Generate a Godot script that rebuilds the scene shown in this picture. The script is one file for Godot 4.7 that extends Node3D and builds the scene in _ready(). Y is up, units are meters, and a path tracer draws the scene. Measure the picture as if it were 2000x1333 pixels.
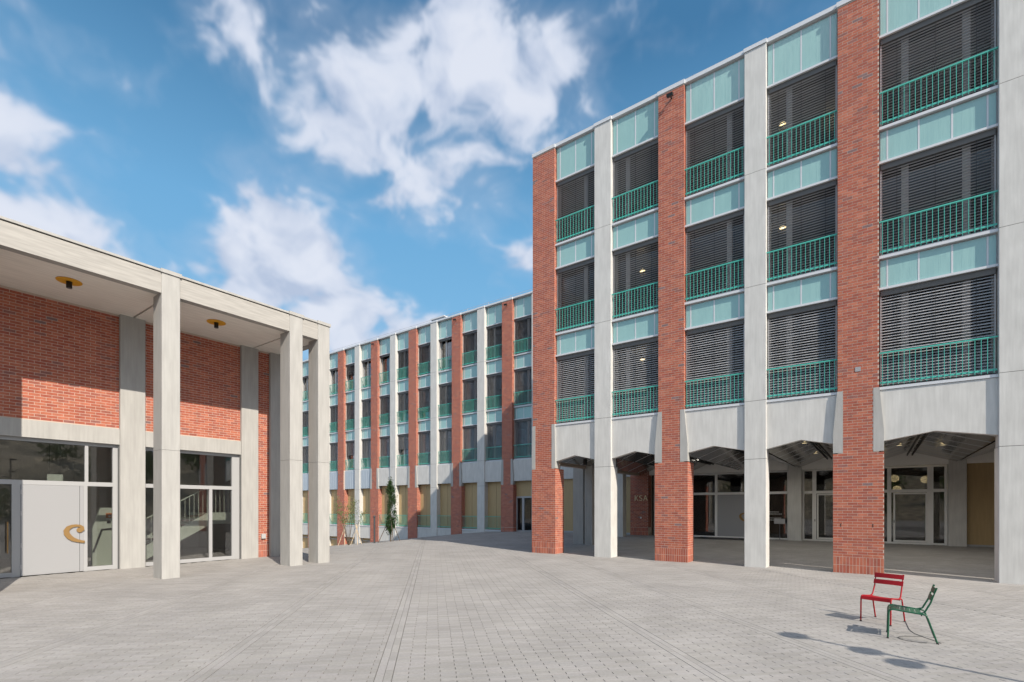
extends Node3D
# A paved school courtyard: brick-and-concrete school wing on the right, a second wing behind it, a canopied pavilion on the left.
# World: x runs along the facades of both wings, -z runs into the building (away from the camera), y up, metres.

var rng := RandomNumberGenerator.new()
var counts := {}
var M := {}
var UNIT: ArrayMesh
var eye := Vector3(0, 2.04, 0)
var brick_mesh := []
var brick_rows := []      # every brick of the building in hand: [transform, owner, variant]

# ------------------------------------------------------------------ mesh builder
class MB:
	var v := PackedVector3Array()
	var n := PackedVector3Array()
	var ix := PackedInt32Array()
	func tri(a: Vector3, b: Vector3, c: Vector3, nn: Vector3) -> void:
		var k := v.size()
		if (c - a).cross(b - a).dot(nn) < 0.0:
			v.append(a); v.append(c); v.append(b)
		else:
			v.append(a); v.append(b); v.append(c)
		for i in 3:
			n.append(nn); ix.append(k + i)
	func quad(a: Vector3, b: Vector3, c: Vector3, d: Vector3) -> void:
		var nn := (c - a).cross(b - a)
		if nn.length_squared() < 1e-14:
			nn = (d - a).cross(c - a)
		nn = nn.normalized()
		var k := v.size()
		v.append(a); v.append(b); v.append(c); v.append(d)
		for i in 4:
			n.append(nn)
		for i in [0, 1, 2, 0, 2, 3]:
			ix.append(k + i)
	func box(c: Vector3, s: Vector3, b := Basis()) -> MB:
		var ax := [b.x * s.x * 0.5, b.y * s.y * 0.5, b.z * s.z * 0.5]
		for i in 3:
			var u: Vector3 = ax[(i + 1) % 3]
			var w: Vector3 = ax[(i + 2) % 3]
			for sg in [1.0, -1.0]:
				var o: Vector3 = c + ax[i] * sg
				if sg > 0:
					quad(o - u - w, o - u + w, o + u + w, o + u - w)
				else:
					quad(o - u - w, o + u - w, o + u + w, o - u + w)
		return self
	func span(x0: float, x1: float, y0: float, y1: float, e0: float, e1: float) -> MB:   # a box between two x, two heights, two depths behind the camera plane
		return box(Vector3((x0 + x1) * 0.5, (y0 + y1) * 0.5, -(e0 + e1) * 0.5), Vector3(absf(x1 - x0), absf(y1 - y0), absf(e1 - e0)))
	func post(x0: float, x1: float, y0: float, y1: float, e0: float, e1: float, ch := 0.012) -> MB:   # upright with chamfered edges
		var z0 := -e0
		var z1 := -e1
		var p := PackedVector2Array([Vector2(x0 + ch, z0), Vector2(x1 - ch, z0), Vector2(x1, z0 - ch), Vector2(x1, z1 + ch), Vector2(x1 - ch, z1), Vector2(x0 + ch, z1), Vector2(x0, z1 + ch), Vector2(x0, z0 - ch)])
		var mid := Vector3((x0 + x1) * 0.5, 0, (z0 + z1) * 0.5)
		for i in 8:
			var a := p[i]
			var b := p[(i + 1) % 8]
			var q := Vector3((a.x + b.x) * 0.5, 0, (a.y + b.y) * 0.5) - mid
			var nn := Vector3(b.y - a.y, 0, a.x - b.x).normalized()
			if nn.dot(q) < 0:
				nn = -nn
			tri(Vector3(a.x, y0, a.y), Vector3(b.x, y0, b.y), Vector3(b.x, y1, b.y), nn)
			tri(Vector3(a.x, y0, a.y), Vector3(b.x, y1, b.y), Vector3(a.x, y1, a.y), nn)
			tri(Vector3(a.x, y1, a.y), Vector3(b.x, y1, b.y), mid + Vector3(0, y1, 0), Vector3.UP)
			tri(Vector3(a.x, y0, a.y), Vector3(b.x, y0, b.y), mid + Vector3(0, y0, 0), Vector3.DOWN)
		return self
	func prism(p: PackedVector2Array, t: Transform3D, depth: float) -> MB:   # outline in t's xy plane, pushed along t's z
		var tr := Geometry2D.triangulate_polygon(p)
		var f := t.basis.z.normalized() * signf(depth)
		var off := t.basis.z * depth
		for i in range(0, tr.size(), 3):
			var a := t * Vector3(p[tr[i]].x, p[tr[i]].y, 0)
			var b := t * Vector3(p[tr[i + 1]].x, p[tr[i + 1]].y, 0)
			var c := t * Vector3(p[tr[i + 2]].x, p[tr[i + 2]].y, 0)
			tri(a, b, c, -f)
			tri(a + off, b + off, c + off, f)
		var area := 0.0
		for i in p.size():
			var q := p[(i + 1) % p.size()]
			area += p[i].x * q.y - q.x * p[i].y
		for i in p.size():
			var q := p[(i + 1) % p.size()]
			var dir := (q - p[i]) * signf(area)
			var nn := (t.basis * Vector3(dir.y, -dir.x, 0)).normalized()
			var a := t * Vector3(p[i].x, p[i].y, 0)
			var b := t * Vector3(q.x, q.y, 0)
			tri(a, b, b + off, nn)
			tri(a, b + off, a + off, nn)
		return self
	func tube(path: Array, r: float, sides := 6, r_end := -1.0) -> MB:
		var rings := []
		for i in path.size():
			var d: Vector3 = (path[mini(i + 1, path.size() - 1)] - path[maxi(i - 1, 0)]).normalized()
			var a := d.cross(Vector3.UP if absf(d.y) < 0.95 else Vector3.RIGHT).normalized()
			var b := d.cross(a).normalized()
			var rr := r if r_end < 0.0 else lerpf(r, r_end, float(i) / (path.size() - 1))
			var ring := []
			for k in sides:
				var t := TAU * k / sides
				ring.append([path[i] + (a * cos(t) + b * sin(t)) * rr, a * cos(t) + b * sin(t)])
			rings.append(ring)
		var k0 := v.size()
		for ring in rings:
			for q in ring:
				v.append(q[0]); n.append(q[1])
		for i in rings.size() - 1:
			for k in sides:
				var a: int = k0 + i * sides + k
				var b: int = k0 + i * sides + (k + 1) % sides
				for q in [a, b + sides, b, a, a + sides, b + sides]:
					ix.append(q)
		for e in [0, rings.size() - 1]:
			var c: Vector3 = path[e]
			var nn: Vector3 = (path[0] - path[1] if e == 0 else path[e] - path[e - 1]).normalized()
			for k in sides:
				tri(c, rings[e][k][0], rings[e][(k + 1) % sides][0], nn)
		return self
	func lathe(prof: Array, c: Vector3, segs := 20) -> MB:   # [radius, height] pairs about a vertical axis, smooth
		var k0 := v.size()
		for i in prof.size():
			var p0: Vector2 = prof[maxi(i - 1, 0)]
			var p1: Vector2 = prof[mini(i + 1, prof.size() - 1)]
			var d := (p1 - p0).normalized()
			for k in segs:
				var t := TAU * k / segs
				var o := Vector3(cos(t), 0, sin(t))
				v.append(c + o * prof[i].x + Vector3(0, prof[i].y, 0))
				n.append((o * d.y + Vector3(0, -d.x, 0)).normalized())
		for i in prof.size() - 1:
			for k in segs:
				var a: int = k0 + i * segs + k
				var b: int = k0 + i * segs + (k + 1) % segs
				for q in [a, b, b + segs, a, b + segs, a + segs]:
					ix.append(q)
		return self
	func mesh(col := Color(0, 0, 0, 0)) -> ArrayMesh:
		var arr := []
		arr.resize(Mesh.ARRAY_MAX)
		arr[Mesh.ARRAY_VERTEX] = v
		arr[Mesh.ARRAY_NORMAL] = n
		arr[Mesh.ARRAY_INDEX] = ix
		if col.a > 0.0:
			var cs := PackedColorArray()
			cs.resize(v.size())
			cs.fill(col)
			arr[Mesh.ARRAY_COLOR] = cs
		var m := ArrayMesh.new()
		m.add_surface_from_arrays(Mesh.PRIMITIVE_TRIANGLES, arr)
		return m

# ------------------------------------------------------------------ naming and nodes
func numbered(parent: Node, called: String) -> String:
	var key := str(parent.get_instance_id()) + called
	var k: int = counts.get(key, 0)
	counts[key] = k + 1
	return called if k == 0 else "%s_%03d" % [called, k]

func gpos(o: Node) -> Vector3:
	var p := Vector3.ZERO
	while o is Node3D and o != self:
		p += o.position
		o = o.get_parent()
	return p

func thing(called: String, label: String, category: String, at := Vector3.ZERO, group := "") -> Node3D:
	var o := Node3D.new()
	o.name = numbered(self, called)
	o.position = at
	add_child(o, true)
	tag(o, label, category, group)
	return o

func tag(o: Node, label: String, category: String, group := "") -> void:
	o.set_meta("label", label)
	o.set_meta("category", category)
	if group:
		o.set_meta("group", group)

func part(called: String, m, mat: Material, parent: Node) -> MeshInstance3D:   # m is an MB in world coordinates or a Mesh
	var o := MeshInstance3D.new()
	o.mesh = m.mesh() if m is MB else m
	o.material_override = mat
	o.name = numbered(parent, called)
	if m is MB and parent != self:
		o.position = -gpos(parent)
	parent.add_child(o, true)
	return o

func placed(called: String, m: Mesh, mat: Material, parent: Node, t: Transform3D) -> MeshInstance3D:   # a shared mesh at a world place
	var o := MeshInstance3D.new()
	o.mesh = m
	o.material_override = mat
	o.name = numbered(parent, called)
	o.transform = Transform3D(t.basis, t.origin - (gpos(parent) if parent != self else Vector3.ZERO))
	parent.add_child(o, true)
	return o

func struct(called: String, m, mat: Material) -> MeshInstance3D:
	var o := part(called, m, mat, self)
	o.set_meta("kind", "structure")
	return o

# ------------------------------------------------------------------ materials
func lin(r: float, g: float, b: float) -> Color:
	return Color(r, g, b).linear_to_srgb()

func noise_tex(freq: float, lo: float, hi: float, octaves := 4, sd := 1, size := 512) -> NoiseTexture2D:
	var f := FastNoiseLite.new()
	f.seed = sd
	f.frequency = freq
	f.fractal_octaves = octaves
	var t := NoiseTexture2D.new()
	t.width = size
	t.height = size
	t.seamless = true
	t.noise = f
	var g := Gradient.new()
	g.set_color(0, Color(lo, lo, lo))
	g.set_color(1, Color(hi, hi, hi))
	t.color_ramp = g
	return t

func mat(c: Color, rough := 0.8, tex: Texture2D = null, scale := Vector3.ONE * 0.4, metal := 0.0) -> StandardMaterial3D:
	var m := StandardMaterial3D.new()
	m.albedo_color = c
	m.roughness = rough
	m.metallic = metal
	if tex:
		m.albedo_texture = tex
		m.uv1_triplanar = true
		m.uv1_world_triplanar = true
		m.uv1_scale = scale
	return m

func make_materials() -> void:
	var soft := noise_tex(0.012, 0.925, 1.0, 5, 3)
	var fine := noise_tex(0.06, 0.90, 1.0, 4, 8)
	var streaks := noise_tex(0.03, 0.94, 1.0, 5, 91)
	M.concrete = mat(lin(0.62, 0.615, 0.595), 0.85, soft, Vector3(0.45, 0.16, 0.45))
	M.pale = mat(lin(0.43, 0.425, 0.41), 0.85, soft, Vector3(0.5, 0.12, 0.5))
	M.board = mat(lin(0.44, 0.425, 0.40), 0.9, noise_tex(0.02, 0.88, 1.0, 5, 21), Vector3(1.4, 1.4, 0.10))
	for kk in ["concrete", "pale", "board"]:
		M[kk].heightmap_enabled = true
		M[kk].heightmap_texture = fine
		M[kk].heightmap_scale = 0.12
		M[kk].detail_enabled = true
		M[kk].detail_albedo = streaks
		M[kk].detail_blend_mode = BaseMaterial3D.BLEND_MODE_MUL
		M[kk].detail_uv_layer = BaseMaterial3D.DETAIL_UV_2
		M[kk].uv2_triplanar = true
		M[kk].uv2_world_triplanar = true
		M[kk].uv2_scale = Vector3(0.8, 0.05, 0.8) if kk != "board" else Vector3(0.6, 0.6, 0.06)
	M.joint = mat(lin(0.05, 0.05, 0.05), 0.9)
	M.mortar = mat(lin(0.56, 0.45, 0.38), 0.95, fine, Vector3.ONE * 2.0)
	M.trim = mat(lin(0.55, 0.57, 0.60), 0.4)
	M.frame = mat(lin(0.42, 0.42, 0.43), 0.45)
	M.white_frame = mat(lin(0.36, 0.365, 0.375), 0.45)
	M.housing = mat(lin(0.10, 0.095, 0.09), 0.5)
	M.slat = mat(lin(0.38, 0.38, 0.39), 0.38)
	M.green = mat(lin(0.07, 0.41, 0.335), 0.4)
	# fluted glass: the surface leans left and right in narrow upright ribs
	var fl := FastNoiseLite.new()
	fl.seed = 11
	fl.frequency = 1.0
	fl.fractal_octaves = 3
	var ribs := Image.create(512, 128, false, Image.FORMAT_RGB8)
	for x in 512:
		for y in 128:
			var a := TAU * x / 512.0
			var c := TAU * y / 128.0
			var lean := 0.20 * fl.get_noise_3d(cos(a) * 14.0, sin(a) * 14.0, 0.35 * sin(c)) 
			var dip := 0.05 * fl.get_noise_3d(cos(a) * 9.0 + 40.0, sin(a) * 9.0, 1.2 * sin(c) + 0.7 * cos(c))
			var nn := Vector3(lean, dip, 1.0).normalized()
			ribs.set_pixel(x, y, Color(nn.x * 0.5 + 0.5, nn.y * 0.5 + 0.5, nn.z * 0.5 + 0.5))
	var bump := ImageTexture.create_from_image(ribs)
	M.spandrel = mat(lin(0.26, 0.435, 0.425), 0.12)
	M.spandrel.normal_enabled = true
	M.spandrel.normal_texture = bump
	M.spandrel.normal_scale = 1.0
	M.spandrel.uv1_triplanar = true
	M.spandrel.uv1_world_triplanar = true
	M.spandrel.uv1_scale = Vector3(1.1, 0.5, 1.1)
	M.spandrel.metallic_specular = 0.6
	M.zinc = mat(lin(0.40, 0.46, 0.52), 0.3, soft, Vector3(1.2, 0.1, 1.2))
	M.gold = mat(lin(0.46, 0.335, 0.175), 0.7, soft, Vector3(2.0, 0.1, 2.0))
	M.glass = StandardMaterial3D.new()
	M.glass.transparency = BaseMaterial3D.TRANSPARENCY_ALPHA
	M.glass.albedo_color = Color(0.05, 0.06, 0.06, 0.10)
	M.glass.metallic_specular = 0.7
	M.glass.roughness = 0.02
	M.dark_glass = StandardMaterial3D.new()
	M.dark_glass.transparency = BaseMaterial3D.TRANSPARENCY_ALPHA
	M.dark_glass.albedo_color = Color(0.04, 0.045, 0.05, 0.25)
	M.dark_glass.roughness = 0.02
	M.dark_glass.metallic_specular = 0.75
	M.ceiling = mat(lin(0.34, 0.325, 0.31), 0.13, null, Vector3.ONE, 0.8)
	M.black = mat(lin(0.012, 0.012, 0.012), 0.5)
	M.room = mat(lin(0.16, 0.155, 0.15), 0.9)
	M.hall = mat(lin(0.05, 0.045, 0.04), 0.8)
	M.plaster = mat(lin(0.50, 0.49, 0.46), 0.9)
	M.gable = mat(lin(0.85, 0.84, 0.81), 0.8)
	M.arcade_frame = mat(lin(0.74, 0.74, 0.73), 0.45)
	M.soffit = mat(lin(0.86, 0.82, 0.75), 0.9, noise_tex(0.02, 0.90, 1.0, 5, 22), Vector3(1.4, 1.4, 0.10))
	M.panel = mat(lin(0.31, 0.315, 0.33), 0.5)
	M.brass = mat(lin(0.30, 0.18, 0.065), 0.45, null, Vector3.ONE, 0.3)
	M.brass_light = mat(lin(0.80, 0.66, 0.42), 0.4)
	M.yellow = mat(lin(0.66, 0.33, 0.02), 0.5)
	M.mint = mat(lin(0.70, 0.80, 0.68), 0.5)
	M.tread = mat(lin(0.20, 0.14, 0.10), 0.7)
	M.orange = mat(lin(0.75, 0.22, 0.03), 0.5)
	M.white = mat(lin(0.72, 0.72, 0.70), 0.5)
	M.red = mat(lin(0.30, 0.008, 0.013), 0.5)
	M.red.metallic_specular = 0.35
	M.chair_green = mat(lin(0.004, 0.075, 0.036), 0.42)
	M.steel = mat(lin(0.18, 0.18, 0.19), 0.4, null, Vector3.ONE, 0.8)
	M.anthracite = mat(lin(0.05, 0.055, 0.06), 0.5)
	M.bark = mat(lin(0.13, 0.10, 0.075), 0.9, fine, Vector3.ONE * 3.0)
	M.stake = mat(lin(0.52, 0.42, 0.30), 0.8)
	M.leaf_dark = mat(lin(0.022, 0.048, 0.016), 0.6)
	M.leaf_light = mat(lin(0.13, 0.16, 0.06), 0.6)
	for k in ["leaf_dark", "leaf_light"]:
		M[k].backlight_enabled = true
		M[k].backlight = Color(0.08, 0.10, 0.03)
		M[k].metallic_specular = 0.25
	M.tinted = StandardMaterial3D.new()
	M.tinted.vertex_color_use_as_albedo = true
	M.tinted.roughness = 0.85
	M.tinted.albedo_texture = noise_tex(0.02, 0.86, 1.0, 6, 61)
	M.tinted.uv1_triplanar = true
	M.tinted.uv1_world_triplanar = true
	M.tinted.uv1_scale = Vector3(0.55, 0.30, 0.55)
	M.paver = StandardMaterial3D.new()
	M.paver.vertex_color_use_as_albedo = true
	M.paver.roughness = 0.9
	M.paver.albedo_texture = noise_tex(0.05, 0.93, 1.0, 5, 31)
	M.paver.uv1_triplanar = true
	M.paver.uv1_world_triplanar = true
	M.paver.uv1_scale = Vector3.ONE * 0.7
	M.paver.detail_enabled = true
	M.paver.detail_albedo = noise_tex(0.012, 0.90, 1.0, 6, 51)
	M.paver.detail_blend_mode = BaseMaterial3D.BLEND_MODE_MUL
	M.paver.detail_uv_layer = BaseMaterial3D.DETAIL_UV_2
	M.paver.uv2_triplanar = true
	M.paver.uv2_world_triplanar = true
	M.paver.uv2_scale = Vector3.ONE * 0.09
	M.ground = mat(lin(0.255, 0.24, 0.222), 0.95, soft, Vector3.ONE * 0.15)
	M.bed = mat(lin(0.15, 0.143, 0.132), 0.95, fine, Vector3.ONE)
	M.earth = mat(lin(0.46, 0.39, 0.27), 0.95, noise_tex(0.02, 0.4, 1.0, 5, 44), Vector3.ONE * 0.08)
	M.lamp_glow = mat(lin(0.8, 0.75, 0.6), 0.6)
	M.lamp_glow.emission_enabled = true
	M.lamp_glow.emission = Color(1.0, 0.9, 0.68)
	M.lamp_glow.emission_energy_multiplier = 0.75

# ------------------------------------------------------------------ ground height (x, depth e)
func gh(x: float, e: float) -> float:
	var h := 0.25 * smoothstep(18.6, 29.0, e)
	if x < -20.0:
		h -= 0.04 * minf(-20.0 - x, 4.4)
	if x < -24.4:
		h -= 0.10 * (-24.4 - x)
	h += 0.08 * smoothstep(16.8, 19.0, -x) * (1.0 - smoothstep(11.0, 14.0, e))
	return maxf(h, -3.4)

func pixel(p: Vector3) -> Vector3:   # where a point stands for the lens: across, down (in half-widths) and distance; used only to pick which pieces stay single
	var d := p - eye
	var z := -0.5885 * d.x - 0.8085 * d.z
	var x := 0.8085 * d.x - 0.5885 * d.z
	return Vector3(x / maxf(z, 0.01), d.y / maxf(z, 0.01), z)

# ------------------------------------------------------------------ bricks
const BL := 0.25
const BH := 0.08333

func brick_face(owner: Node, o: Vector3, u: Vector3, nrm: Vector3, width: float, y0: float, y1: float, shift := 0.0) -> void:
	var row := int(ceil((y0 - 0.001) / BH))
	while (row + 1) * BH <= y1 + 0.02:
		var yc := (row + 0.5) * BH
		var s := -(0.5 if row % 2 != 0 else 0.0) * BL + shift
		if s > 0.0:
			s -= BL
		while s < width:
			var a := maxf(s, 0.0)
			var b := minf(s + BL, width)
			if b - a > 0.04:
				var la := 0.005 if s >= 0.0 else 0.0
				var lb := 0.005 if s + BL <= width else 0.0
				var len := b - a - la - lb
				var c := o + u * ((a + la + b - lb) * 0.5) + Vector3(0, yc - o.y, 0) - nrm * (0.0135 - rng.randf_range(0.0, 0.0015))
				brick_rows.append([Transform3D(Basis(u * len, Vector3(0, 0.0715, 0), nrm * 0.03), c), owner, _tone()])
			s += BL
		row += 1

func soldiers(owner: Node, o: Vector3, u: Vector3, nrm: Vector3, width: float, base: float) -> void:   # two courses of upright bricks
	for k in 2:
		var cnt := int(round(width / BH))
		var w := width / cnt
		for i in cnt:
			var c := o + u * (w * (i + 0.5)) + Vector3(0, base + 0.25 * (k + 0.5) - o.y, 0) - nrm * 0.0132
			brick_rows.append([Transform3D(Basis(u * (w - 0.011), Vector3(0, 0.239, 0), nrm * 0.03), c), owner, _tone()])

func _tone() -> int:
	var r := rng.randf()
	if r < 0.035:
		return 7 if r < 0.01 else 6
	return rng.randi() % 6

const TONES := [Color(0.41, 0.112, 0.066), Color(0.455, 0.138, 0.080), Color(0.37, 0.096, 0.060), Color(0.425, 0.118, 0.068), Color(0.475, 0.153, 0.092), Color(0.36, 0.110, 0.076), Color(0.29, 0.115, 0.095), Color(0.22, 0.135, 0.135)]

func lay_bricks(building: Node, singles: int) -> void:
	var ranked := []
	for i in brick_rows.size():
		var p: Vector3 = brick_rows[i][0].origin
		var q := pixel(p)
		var inside: bool = absf(q.x) < 1.02 and q.y > -0.35 and q.y < 1.0 and q.z > 0.5
		ranked.append([q.z if inside else q.z + 1000.0, i])
	ranked.sort_custom(func(a, b): return a[0] < b[0])
	var rest := []
	for k in ranked.size():
		var b: Array = brick_rows[ranked[k][1]]
		if k < singles and ranked[k][0] < 900.0:
			placed("brick", brick_mesh[b[2]], M.tinted, b[1], b[0])
		else:
			rest.append(b)
	var mm := MultiMesh.new()
	mm.transform_format = MultiMesh.TRANSFORM_3D
	mm.use_colors = true
	mm.mesh = UNIT
	mm.instance_count = rest.size()
	var base := gpos(building)
	for i in rest.size():
		var t: Transform3D = rest[i][0]
		mm.set_instance_transform(i, Transform3D(t.basis, t.origin - base))
		var j := rng.randf_range(0.92, 1.08)
		var c: Color = TONES[rest[i][2]]
		mm.set_instance_color(i, Color(c.r * j, c.g * j, c.b * j))
	var o := MultiMeshInstance3D.new()
	o.multimesh = mm
	o.material_override = M.tinted
	o.name = "brickwork"
	o.set_meta("kind", "stuff")
	building.add_child(o, true)
	brick_rows.clear()

# ------------------------------------------------------------------ facade pieces shared by both wings
const SILL := [5.62, 9.52, 13.36]
const HEAD := [8.54, 12.30, 16.05]

func railing(bld: Node, xl: float, xr: float, yb: float, yt: float, e: float, single: bool) -> void:
	var r := part("railing", MB.new().span(xl - 0.03, xr + 0.03, yt - 0.036, yt, e - 0.026, e + 0.026), M.green, bld)
	part("bottom_rail", MB.new().span(xl, xr, yb + 0.075, yb + 0.125, e - 0.008, e + 0.008), M.green, r)
	var cnt := int(round((xr - xl) / 0.128))
	var all := MB.new()
	for i in cnt:
		var x := xl + (xr - xl) * (i + 0.5) / cnt
		var b := all if not single else MB.new()
		b.span(x - 0.0065, x + 0.0065, yb + 0.01, yt - 0.04, e - 0.022, e - 0.009)
		if single:
			part("baluster", b, M.green, r)
	if not single:
		part("balusters", all, M.green, r).set_meta("kind", "stuff")

func window(bld: Node, xl: float, xr: float, yb: float, yt: float, ef: float, mull: Array, drop: float, single: bool, tilt := 0.62, glass = null) -> MeshInstance3D:
	var e := ef + 0.40
	var f := MB.new()
	f.span(xl, xr, yb, yb + 0.07, e, e + 0.07).span(xl, xr, yt - 0.07, yt, e, e + 0.07)
	f.span(xl, xl + 0.07, yb + 0.07, yt - 0.07, e, e + 0.07).span(xr - 0.07, xr, yb + 0.07, yt - 0.07, e, e + 0.07)
	var cuts := [xl + 0.07]
	for m in mull:
		f.span(m - 0.085, m + 0.085, yb + 0.07, yt - 0.07, e - 0.01, e + 0.07)
		cuts.append(m - 0.085); cuts.append(m + 0.085)
	cuts.append(xr - 0.07)
	var w := part("window", f, M.frame, bld)
	for i in range(0, cuts.size(), 2):
		part("pane", MB.new().span(cuts[i], cuts[i + 1], yb + 0.07, yt - 0.07, e + 0.02, e + 0.026).span(cuts[i], cuts[i + 1], yb + 0.07, yt - 0.07, e + 0.042, e + 0.048), glass if glass else M.glass, w)
	# blind: headbox, side guides, slats, tapes
	var eb := ef + 0.20
	part("blind_housing", MB.new().span(xl + 0.02, xr - 0.02, yt - 0.2, yt - 0.005, eb - 0.05, eb + 0.05), M.housing, w)
	var g := MB.new()
	g.span(xl + 0.015, xl + 0.04, yb + 0.02, yt - 0.2, eb - 0.02, eb + 0.02).span(xr - 0.04, xr - 0.015, yb + 0.02, yt - 0.2, eb - 0.02, eb + 0.02)
	part("blind_guide", g, M.frame, w)
	if drop <= 0.02:
		return w
	var y := yt - 0.25
	var low := lerpf(yt - 0.25, yb + 0.06, drop)
	var all := MB.new()
	var bas := Basis(Vector3.RIGHT, tilt)
	var one := MB.new().box(Vector3.ZERO, Vector3(xr - xl - 0.09, 0.004, 0.084), bas).mesh()
	while y > low:
		var c := Vector3((xl + xr) * 0.5, y, -eb)
		if single:
			placed("slat", one, M.slat, w, Transform3D(Basis(Vector3.RIGHT, rng.randf_range(-0.05, 0.05)) * Basis(Vector3.FORWARD, rng.randf_range(-0.0012, 0.0012)), c))
		else:
			all.box(c, Vector3(xr - xl - 0.09, 0.004, 0.084), bas)
		y -= 0.083
	if not single and all.v.size():
		part("slats", all, M.slat, w).set_meta("kind", "stuff")
	var tape := MB.new()
	for q in [0.16, 0.5, 0.84]:
		var x := lerpf(xl, xr, q)
		tape.span(x - 0.004, x + 0.004, low, yt - 0.2, eb - 0.048, eb - 0.044)
	part("blind_tape", tape, M.black, w)
	return w

func band(bld: Node, xl: float, xr: float, yb: float, yt: float, ef: float, panes: int) -> void:   # a strip of pale green glass panels between two floors
	var back := MB.new().span(xl, xr, yb - 0.06, yt + 0.2, ef + 0.20, ef + 0.46)
	part("spandrel_wall", back, M.trim, bld)
	var edge := 0.20 if panes > 1 else 0.0
	var xs := [xl + 0.01, xl + edge]
	for i in panes - 1:
		xs.append(lerpf(xl + edge, xr - edge, float(i + 1) / panes))
	xs.append(xr - edge); xs.append(xr - 0.01)
	for i in xs.size() - 1:
		if xs[i + 1] - xs[i] > 0.03:
			part("glass_panel", MB.new().span(xs[i] + 0.022, xs[i + 1] - 0.022, yb, yt, ef + 0.155, ef + 0.175), M.spandrel, bld)
	for i in range(1, xs.size() - 1):
		if xs[i + 1] - xs[i] > 0.03 and xs[i] - xs[i - 1] > 0.03:
			part("glazing_bar", MB.new().span(xs[i] - 0.020, xs[i] + 0.020, yb, yt, ef + 0.150, ef + 0.198), M.trim, bld)
	part("lower_trim", MB.new().span(xl, xr, yb - 0.07, yb - 0.005, ef + 0.08, ef + 0.198), M.trim, bld)

func sill(bld: Node, xl: float, xr: float, y: float, ef: float) -> void:
	part("window_sill", MB.new().span(xl, xr, y - 0.11, y - 0.03, ef + 0.06, ef + 0.36).span(xl, xr, y - 0.03, y, ef + 0.19, ef + 0.38), M.trim, bld)

func concrete_pier(bld: Node, xl: float, xr: float, yb: float, ef: float, depth: float) -> void:
	var p := part("concrete_pier", MB.new().span(xl + 0.012, xr - 0.012, yb, 17.45, ef + 0.012, ef + depth - 0.02), M.joint, bld)
	var ys := [yb, 3.64, 5.60, 9.47, 13.30, 17.47]
	for i in ys.size() - 1:
		part("concrete_block", MB.new().post(xl, xr, ys[i] + (0.006 if i else 0.0), ys[i + 1] - 0.006, ef, ef + (depth if i == 0 else 0.48), 0.01), M.concrete, p)

func brick_pier(bld: Node, c: float, wu: float, wl: float, base: float, ef: float, low_depth: float, brackets := true, upper := 0.0) -> void:
	# core of mortar with bricks set proud of it; wide below, narrower above, concrete brackets where the width changes
	var co := MB.new().span(c - wl / 2, c + wl / 2, base - 0.4, 3.66, ef, ef + low_depth)
	co.span(c - wu / 2, c + wu / 2, 3.66, 17.45, ef, ef + 0.5)
	var p := part("brick_pier", co, M.mortar, bld)
	var z := -ef
	soldiers(p, Vector3(c - wl / 2, base, z), Vector3.RIGHT, Vector3.BACK, wl, base)
	soldiers(p, Vector3(c + wl / 2, base, z), Vector3.FORWARD, Vector3.RIGHT, low_depth, base)
	var t := base + 0.5
	brick_face(p, Vector3(c - wl / 2, t, z), Vector3.RIGHT, Vector3.BACK, wl, t, 3.66)
	brick_face(p, Vector3(c + wl / 2, t, z), Vector3.FORWARD, Vector3.RIGHT, low_depth, t, 3.66)
	brick_face(p, Vector3(c - wl / 2, t, z - low_depth), Vector3.BACK, Vector3.LEFT, low_depth, t, 3.66)
	if brackets:
		var inner := wu / 2 - 0.14
		brick_face(p, Vector3(c - inner, 3.66, z), Vector3.RIGHT, Vector3.BACK, inner * 2, 3.66, 5.58, 0.11)
		for s in [-1.0, 1.0]:
			var pl := PackedVector2Array([Vector2(inner + 0.004, 3.69), Vector2(wl / 2, 3.69), Vector2(wl / 2, 4.3), Vector2(wu / 2 + 0.015, 5.58), Vector2(inner + 0.004, 5.58)])
			for i in pl.size():
				pl[i].x = c + pl[i].x * s
			part("bracket", MB.new().prism(pl, Transform3D(Basis(), Vector3(0, 0, -ef + 0.008)), -0.25), M.pale, p)
	else:
		brick_face(p, Vector3(c - wu / 2, 3.66, z), Vector3.RIGHT, Vector3.BACK, wu, 3.66, 5.58, 0.06)
	brick_face(p, Vector3(c - wu / 2, 5.58, z), Vector3.RIGHT, Vector3.BACK, wu, 5.58, 17.45, 0.0)
	brick_face(p, Vector3(c + wu / 2, 5.58, z), Vector3.FORWARD, Vector3.RIGHT, 0.25, 5.58, 17.45)
	brick_face(p, Vector3(c - wu / 2, 5.58, z - 0.25), Vector3.BACK, Vector3.LEFT, 0.25, 5.58, 17.45)

func floodlight(x: float, y: float, ef: float, label: String) -> void:
	var o := thing("floodlight", label, "floodlight", Vector3(x, y, -ef), "floodlights at the top of the brick piers")
	part("bracket_arm", MB.new().span(x - 0.02, x + 0.02, y - 0.02, y + 0.02, ef - 0.16, ef - 0.005), M.black, o)
	var b := Basis(Vector3.RIGHT, 0.35)
	part("lamp_housing", MB.new().box(Vector3(x, y, -ef + 0.20), Vector3(0.22, 0.10, 0.14), b), M.black, o)
	part("lens", MB.new().box(Vector3(x, y, -ef + 0.20) + b * Vector3(0, -0.055, 0), Vector3(0.18, 0.01, 0.10), b), M.steel, o)

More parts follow.
